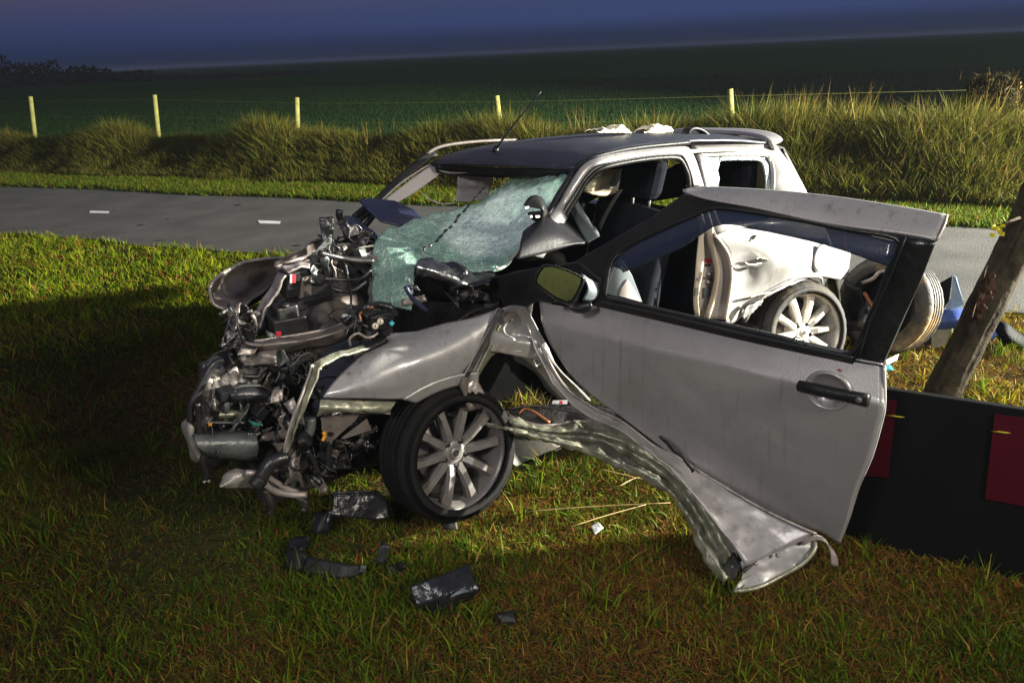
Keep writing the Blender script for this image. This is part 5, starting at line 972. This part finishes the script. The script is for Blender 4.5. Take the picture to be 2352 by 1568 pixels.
# flared end of the sill by the grass
fe_ = [[(1700, 1290, .10), (1745, 1250, .145), (1800, 1222, .17), (1872, 1238, .155)], [(1705, 1320, .06), (1770, 1275, .115), (1820, 1255, .14), (1872, 1256, .135)], [(1690, 1345, .03), (1775, 1305, .075), (1835, 1285, .095), (1862, 1268, .12)], [(1684, 1354, .02), (1740, 1345, .03), (1805, 1312, .06), (1850, 1284, .10)]]
sheet('sill_flared_end', [[Z(*p) for p in r] for r in fe_], SILVER, wreck, 26, 18, .005, .006, 14)
tube('flare_rim', [Z(*p) for p in ((1870, 1240, .155), (1872, 1258, .14), (1850, 1288, .10), (1805, 1316, .055), (1740, 1348, .028), (1684, 1357, .02))], .008, SILL, wreck, n=30, seg=7)
tube('flare_bead', [Z(*p) for p in ((1706, 1312, .085), (1760, 1265, .14), (1800, 1240, .165), (1845, 1242, .16))], .007, GRUNGE, wreck, n=20, seg=6)
for p in ((1735, 1293, .11), (1788, 1250, .155), (1786, 1275, .13)):
    c = Z(*p); child('rivet', lathe('rivet', [(0, .006), (.006, .004), (.008, -.002)], BARE, 10), wreck, Matrix.Translation(c-wreck.location) @ (CAM-c).to_track_quat('Z', 'Y').to_matrix().to_4x4())
sheet('sill_hook', [[Z(*p) for p in ((1838, 1243, .165), (1868, 1229, .185), (1890, 1232, .175), (1905, 1262, .13), (1908, 1296, .075))], [Z(*p) for p in ((1845, 1252, .15), (1872, 1240, .165), (1900, 1248, .15), (1920, 1275, .105), (1924, 1300, .065))]], BARE, wreck, 22, 5, .006, .004, 16)
plate('sill_end_block', [Z(*p) for p in ((1660, 1300, .08), (1685, 1265, .125), (1702, 1295, .09), (1690, 1330, .045), (1664, 1332, .04))], BLACK, wreck, thick=.03, bevel=.006)
sheet('loose_arch_liner', [[S(x, y, .25) for x, y in ((1160, 1000), (1200, 1010), (1260, 1010), (1315, 1012))], [S(x, y, .2) for x, y in ((1165, 1060), (1200, 1075), (1225, 1068), (1285, 1030))]], BEIGE, wreck, 14, 8, .004, .006, 14)
sheet('inner_arch_liner', [[S(x, y, .3) for x, y in ((1165, 1000), (1190, 1000), (1215, 1005))], [S(x, y, .3) for x, y in ((1170, 1075), (1190, 1085), (1205, 1080))]], GRUNGE, wreck, 10, 8, .02)

# ================================================================== OPEN DOOR (still hinged to the wreck)
rows = [[(1237, 672, -.008), (1450, 700, -.008), (1700, 762, -.008), (1900, 808, -.008), (2030, 838, -.008)],
        [(1243, 725, .0285), (1450, 778, .0300), (1700, 837, .0325), (1900, 889, .0315), (2031, 920, .0265)],
        [(1244, 735, .034), (1450, 788, .036), (1700, 846, .038), (1900, 897, .037), (2031, 928, .032)],
        [(1246, 743, .0355), (1450, 796, .0375), (1700, 854, .0392), (1900, 904, .038), (2031, 935, .033)],
        [(1268, 795, .036), (1470, 850, .040), (1700, 905, .041), (1900, 950, .039), (2022, 975, .033)],
        [(1330, 880, .030), (1520, 930, .036), (1720, 985, .038), (1890, 1025, .035), (2000, 1050, .03)],
        [(1440, 965, .020), (1600, 1020, .028), (1760, 1070, .03), (1880, 1100, .027), (1970, 1120, .022)],
        [(1580, 1068, .008), (1700, 1110, .014), (1800, 1150, .016), (1880, 1172, .014), (1948, 1190, .01)],
        [(1760, 1168, .0), (1810, 1190, .0), (1850, 1207, .0), (1890, 1222, .0), (1926, 1246, .0)]]
door = sheet('door', [[D(*p) for p in r] for r in rows], SILVER, wreck, 70, 64, .006, .005, 2.6, 2, pin=True)
hcut = D(*K(6, (1010, 1140))[0], .041)-base_of(wreck)
bm = bmesh.new(); bm.from_mesh(door.data)
bmesh.ops.delete(bm, geom=[f for f in bm.faces if max((v.co-hcut).length for v in f.verts) < .062], context='FACES'); bm.to_mesh(door.data); bm.free()
tube('door_shut_edge', [D(x, y, o) for x, y, o in ((2030, 838, -.005), (2031, 928, .022), (2022, 975, .024), (2000, 1050, .022), (1970, 1120, .014), (1948, 1190, .004), (1926, 1246, -.004))], .006, SILVER, door, n=40, seg=6)
plate('door_inner_panel', [D(x, y, -.07) for x, y in ((1290, 735), (2005, 885), (1985, 980), (1915, 1190), (1780, 1150), (1560, 1030), (1400, 900))], BLACK, door, thick=.04, bevel=.01)
outer = [(1232, 690), (1295, 618), (1345, 586), (1420, 543), (1500, 497), (1572, 446), (1640, 452), (1760, 480), (1900, 504), (2070, 534), (2152, 552), (2112, 650), (2028, 838), (1963, 828), (1700, 770), (1500, 724), (1366, 699)]
hol = [(1388, 682), (1402, 600), (1440, 566), (1520, 526), (1595, 494), (1629, 480), (1668, 478), (1800, 498), (1940, 525), (2066, 553), (2040, 620), (1956, 810), (1800, 776), (1600, 731)]
win = plate('window_frame', [D(x, y, .0) for x, y in outer], FRAME, door, [[D(x, y, .0) for x, y in hol]], thick=.03, bevel=.005)
tube('window_channel', [D(x, y, .012) for x, y in hol+hol[:1]], .008, HOSE, win, n=90, seg=7)
sheet('rear_window_post', [[D(x, y, .016) for x, y in ((2072, 542), (2035, 640), (1992, 740), (1966, 824))], [D(x, y, .024) for x, y in ((2112, 548), (2070, 650), (2030, 740), (1996, 830))], [D(x, y, .016) for x, y in ((2150, 554), (2112, 650), (2070, 740), (2027, 836))]], GLOSS, win, 24, 10, .006, .002, 20)
tube('post_bead', [D(x, y, .026) for x, y in ((2080, 545), (2042, 640), (1998, 740), (1972, 822))], .004, FRAME, win, n=12, seg=6)
sheet('post_foot_trim', [[D(x, y, .026) for x, y in ((1966, 823), (2027, 834))], [D(x, y, .028) for x, y in ((1966, 828), (2027, 839))]], SILVER, win, 6, 3, .004)
belt = [[(1366, 684, .012), (1500, 712, .014), (1700, 758, .014), (1963, 815, .014)], [(1366, 692, .026), (1500, 720, .028), (1700, 766, .028), (1960, 822, .028)], [(1366, 701, .014), (1500, 732, .016), (1700, 779, .016), (1958, 834, .016)]]
sheet('belt_moulding', [[D(*p) for p in r] for r in belt], FRAME, door, 30, 8, .004)
cap = [[(1568, 437, .0), (1610, 430, -.045), (1750, 436, -.055), (1900, 450, -.055), (2050, 472, -.055), (2175, 494, -.055)], [(1568, 438, .01), (1615, 443, .0), (1745, 456, -.005), (1895, 477, -.005), (2060, 503, -.005), (2168, 518, -.005)], [(1569, 440, .018), (1622, 458, .022), (1740, 480, .022), (1892, 514, .022), (2080, 540, .022), (2150, 554, .022)]]
sheet('roof_side_cap', [[D(*p) for p in r] for r in cap], SILVER, door, 44, 14, .006)
tube('cap_edge', [D(x, y, o) for x, y, o in ((2175, 494, -.055), (2168, 518, -.002), (2150, 554, .022))], .004, BARE, door, n=10, seg=6)
wt = bpy.data.materials.new('blue_tinted_film'); wt.use_nodes = True; b_ = wt.node_tree.nodes['Principled BSDF']; b_.inputs['Base Color'].default_value = (.022, .032, .060, 1); b_.inputs['Roughness'].default_value = .12; b_.inputs['Alpha'].default_value = .86
nz_ = wt.node_tree.nodes.new('ShaderNodeTexVoronoi'); nz_.inputs['Scale'].default_value = 120; co_ = wt.node_tree.nodes.new('ShaderNodeTexCoord'); wt.node_tree.links.new(co_.outputs['Object'], nz_.inputs['Vector'])
bu_ = wt.node_tree.nodes.new('ShaderNodeBump'); bu_.inputs['Strength'].default_value = .10; bu_.inputs['Distance'].default_value = .0012; wt.node_tree.links.new(nz_.outputs['Distance'], bu_.inputs['Height']); wt.node_tree.links.new(bu_.outputs[0], b_.inputs['Normal'])
sheet('window_deflector', [[D(x, y, .006) for x, y in ((1405, 612), (1440, 570), (1520, 530), (1595, 496), (1650, 480), (1800, 500), (1940, 528), (2064, 556))], [D(x, y, .022) for x, y in ((1425, 618), (1465, 590), (1540, 552), (1600, 525), (1660, 508), (1800, 528), (1930, 560), (2055, 592))], [D(x, y, .026) for x, y in ((1432, 626), (1490, 602), (1560, 572), (1610, 540), (1665, 516), (1790, 538), (1905, 566), (2040, 612))]], wt, door, 40, 8, .004)
# handle
hc = D(*K(6, (1010, 1140))[0], .041)
pf = DN; zx = DU; zz = Vector((0, 0, 1))
dish = child('handle_recess', lathe('handle_recess', [(0, -.024), (.03, -.021), (.048, -.012), (.058, .000), (.062, .003), (.067, .0035), (.071, -.006)], SILVER, 40), door, Matrix.Translation(hc+DN*.003-base_of(door)) @ DN.to_track_quat('Z', 'Y').to_matrix().to_4x4() @ Matrix.Diagonal((1.05, .95, 1, 1)))
hA, hB = K(6, (800, 1100))[0], K(6, (1290, 1205))[0]
HA, HB = D(*hA, .064), D(*hB, .058)
hd = (HB-HA).normalized(); hu = hd.cross(DN).normalized()
secs = [(0, .005, .008), (.02, .017, .014), (.3, .0165, .018), (.6, .0165, .018), (.78, .018, .016), (.98, .021, .014), (1.0, .016, .008)]
vs, fs = [], []
for f, w, d in secs:
    c = HA.lerp(HB, f)
    for j in range(10):
        a = 2*math.pi*j/10; ca, sa = math.cos(a), math.sin(a)
        vs.append(c+hu*w*math.copysign(abs(ca)**.6, ca)+DN*d*math.copysign(abs(sa)**.6, sa))
for i in range(len(secs)-1):
    for j in range(10): fs.append((i*10+j, i*10+(j+1) % 10, (i+1)*10+(j+1) % 10, (i+1)*10+j))
fs += [tuple(range(9, -1, -1)), tuple(range(60, 70))]
hnd = mesh('handle', vs, fs, BLACK, door)
child('lock', lathe('lock', [(0, .002), (.008, .002), (.0095, 0), (.0098, -.004)], ALLOY, 16), hnd, Matrix.Translation(D(*K(6, (1220, 1203))[0], .074)-base_of(door)) @ DN.to_track_quat('Z', 'Y').to_matrix().to_4x4())
for (a, b, l) in ((1085, 995, 24),):
    plate('blood_spot', [D(x, y, .0405) for x, y in K(6, (1068, 997), (1090, 988), (1102, 992), (1085, 1004))], REDL, door, thick=.001)
# mirror
sail = plate('mirror_sail', [D(x, y, .018) for x, y in ((1122, 640), (1190, 622), (1250, 612), (1335, 600), (1385, 640), (1372, 690), (1300, 700), (1240, 690), (1185, 716), (1150, 700))], BLACK, door, thick=.03, bevel=.008)
mg = K('M', (560, 195), (690, 185), (900, 245), (1100, 330), (1190, 385), (1175, 480), (1100, 640), (1020, 760), (940, 775), (760, 700), (560, 560), (440, 460), (435, 400), (490, 280))
mc = sum((Vector((x, y, 0)) for x, y in mg), Vector())/len(mg)
MP = D(mc.x, mc.y, .17)
look = (CAM-MP).normalized(); tgt = (Vector((.55, .1, 0))-MP).normalized(); mn = (look*1.0+tgt*1.0).normalized()
def MG(x, y, off=0.0): return meet(x, y, MP+mn*off, mn)
def grow(P, k): return [(mc.x+(x-mc.x)*k, mc.y+(y-mc.y)*k) for x, y in P]
mm_ = bpy.data.materials.new('mirror_glass'); mm_.use_nodes = True; b_ = mm_.node_tree.nodes['Principled BSDF']; b_.inputs['Base Color'].default_value = (.82, .85, .80, 1); b_.inputs['Metallic'].default_value = 1; b_.inputs['Roughness'].default_value = .06
mrs = [[MG(x, y, .008) for x, y in grow(mg, 1.04)], [MG(x, y, .012) for x, y in grow(mg, 1.12)], [MG(x+2, y+2, -.02) for x, y in grow(mg, 1.20)], [MG(x+6, y+4, -.06) for x, y in grow(mg, 1.12)], [MG(x+14, y+6, -.09) for x, y in grow(mg, .8)], [MG(mc.x+14, mc.y+6, -.10) for _ in mg]]
mirror = sheet('door_mirror', [r+r[:1] for r in mrs], GLOSS, door, 56, 16, 0)
plate('mirror_glass', [MG(x, y, .006) for x, y in mg], mm_, mirror, thick=.003)
sheet('mirror_cap', [[MG(x, y, o) for x, y, o in ((1335, 628, -.015), (1352, 640, -.03), (1372, 650, -.05))], [MG(x, y, o) for x, y, o in ((1350, 660, .0), (1362, 670, -.02), (1374, 672, -.05))], [MG(x, y, o) for x, y, o in ((1338, 690, .0), (1355, 690, -.02), (1366, 686, -.05))]], TRIM, mirror, 10, 10, .006)
sheet('mirror_indicator', [[MG(x, y, .006) for x, y in K('M', (985, 850), (1100, 860), (1250, 820), (1370, 800))], [MG(x, y, .014) for x, y in K('M', (1010, 900), (1120, 920), (1260, 910), (1380, 860))], [MG(x, y, .0) for x, y in K('M', (1060, 950), (1150, 970), (1260, 970), (1350, 930))]], GLOSS, mirror, 14, 10, .01)
sheet('mirror_stalk', [[MG(1268, 690, -.05), D(1290, 690, .02)], [MG(1330, 700, -.05), D(1330, 695, .02)]], BLACK, mirror, 6, 6, .03)

# ================================================================== THINGS ON THE ROOF AND ABOUT
for i, (pts, lab) in enumerate(((((320, 160), (400, 150), (490, 120), (530, 140), (575, 180)), 'crumpled cream latex glove on the roof nearer the windscreen'), (((740, 160), (770, 125), (860, 128), (930, 140), (968, 188)), 'rolled cream latex glove on the roof nearer the spoiler'))):
    T = [S(*p, .66) for p in K(4, *pts)]; bs = [S(p[0], K(4, (0, 186))[0][1], .60) for p in K(4, *pts)]; bk = [p+CV*.09 for p in bs]
    tag(sheet('latex_glove', [bs, [a-CV*.05-Vector((0, 0, .004)) for a in T], T, bk], GLOVE, None, 22, 18, .004, .012, 34, i, base=bs[2]), lab, 'glove', 'latex gloves on the roof')
# loose wheel and suspension behind the door
lw = thing('torn_off_wheel', Z(2040, 800, 0), 'torn off wheel with broken suspension lying on the verge behind the open door', 'wheel')
hub = Z(2025, 800, 0)+Vector((0, 0, .29)); ax = Vector((-.84, -.50, .22)).normalized()
mu_t = tyre_mesh('tyre', MUDDY, .19, .300, .205)
LT = Matrix.Translation(hub-base_of(lw)) @ ax.to_track_quat('Z', 'Y').to_matrix().to_4x4()
child('tyre', mu_t, lw, LT)
child('rim', lathe('rim', [(.21, .085), (.2, .09), (.185, .04), (.175, -.06), (.205, -.09)], BLACK, 50), lw, LT)
child('rim_well', lathe('rim_well', [(.0, -.05), (.18, -.05)], BLACK, 30), lw, LT)
child('hub_carrier', lathe('hub_carrier', [(0, .07), (.03, .07), (.04, .03), (.08, .02), (.085, -.04)], GRUNGE, 20), lw, LT)
T_ = lambda x, y, d: meet(x, y, hub+ax*d, ax)
tube('suspension_arm', [T_(2000, 690, .06), T_(1985, 720, .10), T_(1975, 745, .13), T_(1925, 752, .15)], [.03, .034, .03, .02], GRUNGE, lw, n=14, seg=8)
tube('anti_roll_bar', [T_(1980, 650, .12), T_(2005, 640, .12), T_(2020, 625, .12), T_(2045, 620, .10)], .012, BARE, lw, n=14, seg=7)
tube('drop_link', [T_(1985, 672, .13), T_(2000, 700, .13), T_(2010, 715, .13)], [.012, .014, .010], COPPER, lw, n=8, seg=7)
sheet('broken_strut_plate', [[T_(1942, 640, .10), T_(1952, 650, .11), T_(1975, 660, .12)], [T_(1945, 700, .10), T_(1965, 720, .12), T_(1990, 730, .12)], [T_(1960, 745, .10), T_(1975, 750, .11), T_(2000, 752, .11)]], BLACK, lw, 12, 12, .01, .012, 12)
tube('orange_boot', [T_(2008, 706, .15), T_(2016, 709, .15)], .009, ORANGE, lw, seg=7)
# broken blue bumper beside the loose wheel
by = 5.0
bp = thing('broken_bumper', Z(2165, 800, 0), 'broken blue and white bumper corner lying between the torn off wheel and the tree', 'bumper')
bY = base_of(bp).y
def BY(x, y, d=0.0): return YY(x, y, bY+d)
plate('black_corner', [BY(x, y, d) for x, y, d in ((2120, 672, .1), (2188, 633, .05), (2180, 690, .0), (2168, 708, 0), (2120, 715, .06))], DARKP, bp, thick=.012, bevel=.003)
plate('white_flange', [BY(x, y, d) for x, y, d in ((2190, 632, .04), (2196, 636, .02), (2214, 700, -.03), (2185, 712, -.03), (2172, 706, 0), (2184, 685, .02))], SKYB, bp, thick=.008)
sheet('blue_skin', [[BY(x, y, d) for x, y, d in ((2130, 712, .05), (2170, 710, .0), (2215, 708, -.02), (2290, 735, .0))], [BY(x, y, d) for x, y, d in ((2130, 735, -.01), (2170, 735, -.06), (2212, 735, -.08), (2280, 760, -.03))], [BY(x, y, d) for x, y, d in ((2128, 758, .0), (2170, 756, -.04), (2200, 754, -.06), (2272, 778, -.02))]], BLUE, bp, 20, 12, .006, .006, 9)
plate('pale_plate', [BY(x, y, d) for x, y, d in ((2138, 757, -.01), (2186, 754, -.05), (2172, 792, -.06), (2140, 800, -.03))], BEIGED, bp, thick=.01)
plate('dark_clip', [BY(x, y, d) for x, y, d in ((2115, 765, 0), (2138, 757, -.01), (2140, 792, -.02), (2112, 790, 0))], BLACK, bp, thick=.02, bevel=.004)
rb = thing('black_bumper_piece', Z(2320, 795, 0), 'black plastic bumper piece lying right of the tree trunk', 'car part')
rY = base_of(rb).y
sheet('bumper_shell', [[YY(x, y, rY+d) for x, y, d in ((2283, 735, .05), (2312, 742, .0), (2340, 765, .0), (2380, 790, .0))], [YY(x, y, rY+d) for x, y, d in ((2285, 765, .0), (2310, 775, -.06), (2340, 792, -.06), (2380, 815, -.05))], [YY(x, y, rY+d) for x, y, d in ((2300, 790, .05), (2320, 797, .02), (2345, 805, .02), (2380, 822, .02))]], DARKP, rb, 20, 14, .008, .008, 10)
plate('blue_strip', [YY(x, y, rY-.05+d) for x, y, d in ((2264, 768, 0), (2282, 752, 0), (2290, 770, 0), (2272, 788, 0))], BLUE, rb, thick=.008)
# scraps
def scrap(name, pts, z, m, label, cat='scrap', crump=.006, group=None):
    P = [Z(x, y, zz) for (x, y), zz in zip(pts, z)]
    o = sheet(name, [[P[0], P[1]], [P[3], P[2]]], m, None, 8, 8, .003, crump, 30, len(label), base=P[0]); return tag(o, label, cat, group)
scrap('paper_scrap', [(1358, 1205), (1374, 1198), (1386, 1212), (1366, 1226)], (.05, .06, .05, .04), WHITE, 'small crumpled white paper scrap in the brown grass under the door', 'paper')
scrap('tape_scrap', [(2030, 828), (2065, 812), (2060, 826), (2036, 838)], (.06, .05, .05, .06), WHITE, 'red and white scrap in the yellow grass at the door edge', 'scrap')
scrap('plastic_scrap', [(2028, 842), (2045, 838), (2052, 850), (2034, 850)], (.05, .05, .05, .05), TEAL, 'teal plastic scrap in the grass beside the door edge', 'scrap')
# black broken trim in front of the wreck
t1 = thing('broken_grille_surround', Z(715, 1290, 0), 'broken black plastic surround lying in the grass in front of the wreck', 'car part')
def G(pts, z): return [Z(*K(8, p)[0], zz) for p, zz in zip(pts, z)]
def bent(name, a, b, za, zb, m, par, nu=14, nv=6, cr=.004, th=.006): return sheet(name, [G(a, za), G(b, zb)], m, par, nu, nv, th, cr, 20)
bent('upright_piece', ((420, 300), (450, 250), (540, 225)), ((400, 400), (440, 420), (500, 400)), (.10, .12, .14), (.05, .06, .06), BLACK, t1)
bent('upright_edge', ((545, 225), (580, 225), (600, 240)), ((500, 400), (515, 420), (530, 420)), (.14, .14, .13), (.06, .05, .04), GLOSS, t1)
bent('corner_piece', ((230, 470), (300, 440), (400, 430)), ((210, 560), (300, 560), (390, 520)), (.07, .08, .07), (.03, .05, .04), GLOSS, t1)
bent('corner_foot', ((210, 530), (300, 540), (370, 560)), ((205, 690), (280, 710), (340, 700)), (.06, .07, .06), (.02, .02, .02), BLACK, t1)
bent('front_bar', ((375, 600), (480, 615), (640, 650), (800, 670)), ((330, 720), (480, 750), (640, 770), (780, 740)), (.07, .075, .07, .06), (.03, .03, .03, .03), BLACK, t1, 24, 6, .004, .008)
bent('end_tab', ((790, 670), (830, 675)), ((770, 735), (815, 730)), (.07, .07), (.03, .03), TRIM, t1, 6, 4)
bent('back_bar', ((940, 490), (985, 490), (1020, 510)), ((900, 660), (950, 665), (985, 650)), (.10, .10, .09), (.03, .03, .03), BLACK, t1)
t2 = thing('broken_bumper_trim', Z(1020, 1380, 0), 'bent black bumper trim lying in the grass below the front wheel', 'car part')
sheet('trim_shell', [G(((1170, 830), (1400, 750), (1640, 655)), (.10, .12, .12)), G(((1190, 900), (1400, 860), (1670, 760)), (.08, .09, .10)), G(((1230, 980), (1440, 920), (1720, 860)), (.06, .07, .07)), G(((1250, 1020), (1420, 1030), (1640, 930)), (.02, .02, .02))], GLOSS, t2, 26, 18, .008, .006, 12)
sheet('trim_rib', [G(((1500, 900), (1560, 860), (1620, 860)), (.085, .09, .09)), G(((1490, 920), (1570, 890), (1640, 870)), (.08, .08, .08))], TRIM, t2, 10, 4, .004)
tube('mounting_tab', G(((1080, 700), (1110, 690), (1135, 665)), (.04, .05, .07)), .010, BLACK, t2, n=8)
for i, (x, y, s, lab) in enumerate(((1640, 1090, 9, 'small black plastic shard in the grass right of the bumper trim'), (1045, 690, 11, 'black plastic shard between the two broken black trims'), (1480, 345, 10, 'small black shard under the front tyre'))):
    c = Z(1160, 1415, .02) if i == 0 else Z(*K(8, (x, y))[0], .03)
    tag(sheet('plastic_shard', [[c+Vector((-.03, 0, .01)), c+Vector((.03, .01, .02))], [c+Vector((-.02, -.02, -.01)), c+Vector((.035, -.03, -.005))]], BLACK, None, 8, 6, .008, .01, 30, i, base=c), lab, 'shard', 'black plastic shards in the grass')
# dry stalks lying over the grass
for i, (pts, lab) in enumerate(((((470, 636), (800, 612), (1230, 590)), 'long dry straw lying level below the torn sill'), (((705, 716), (900, 655), (1100, 600)), 'long dry straw slanting in front of the white paper scrap'), (((860, 410), (980, 440), (1110, 470)), 'bent straw lying under the torn sill'), (((960, 500), (1060, 455), (1180, 470)), 'tangled straw close under the bent sill'))):
    P = [Z(*K(7, p)[0], .05+.02*math.sin(k+i)) for k, p in enumerate(pts)]
    tag(tube('dry_straw', P, [.0022, .0022, .0015], STRAW, None, n=10, seg=5, base=P[0]), lab, 'straw', 'dry straws on the grass')
# wet debris on the asphalt and a tuft caught in the pillar foot
random.seed(5)
n = 220; c = S(1190, 935, .03); xx = np.random.randn(n)*.05; yy = np.random.randn(n)*.02
o = blades('caught_grass', xx, yy, np.random.randn(n)*.012, .03+.06*np.random.rand(n), .003+.002*np.random.rand(n), mixcol(n, [STRAWC, OLIVE, LIME], [.5, .3, .2]), 1.4, .5); o.location = c
tag(o, 'tuft of torn grass caught at the foot of the hinge pillar', 'grass tuft')
vs, fs = [], []
for k in range(26):
    x = random.uniform(-5.5, 5.5); y = random.uniform(near_edge(x)+.1, far_edge(x)-.3); s = random.uniform(.015, .05)
    if random.random() < .4: x = random.uniform(-3.6, -1.4); y = random.uniform(6.7, 7.8)
    b = len(vs); a = random.random()*6.28
    for j in range(5):
        w = a+j*1.256; r = s*random.uniform(.6, 1.2); vs.append((x+math.cos(w)*r*1.5, y+math.sin(w)*r*.8, .021))
    vs.append((x, y, .021+s*.35)); fs += [(b+j, b+(j+1) % 5, b+5) for j in range(5)]
tag(mesh('road_dirt', vs, fs, mat('dark_mud', (.022, .019, .015), .7), smooth=False), kind='stuff')
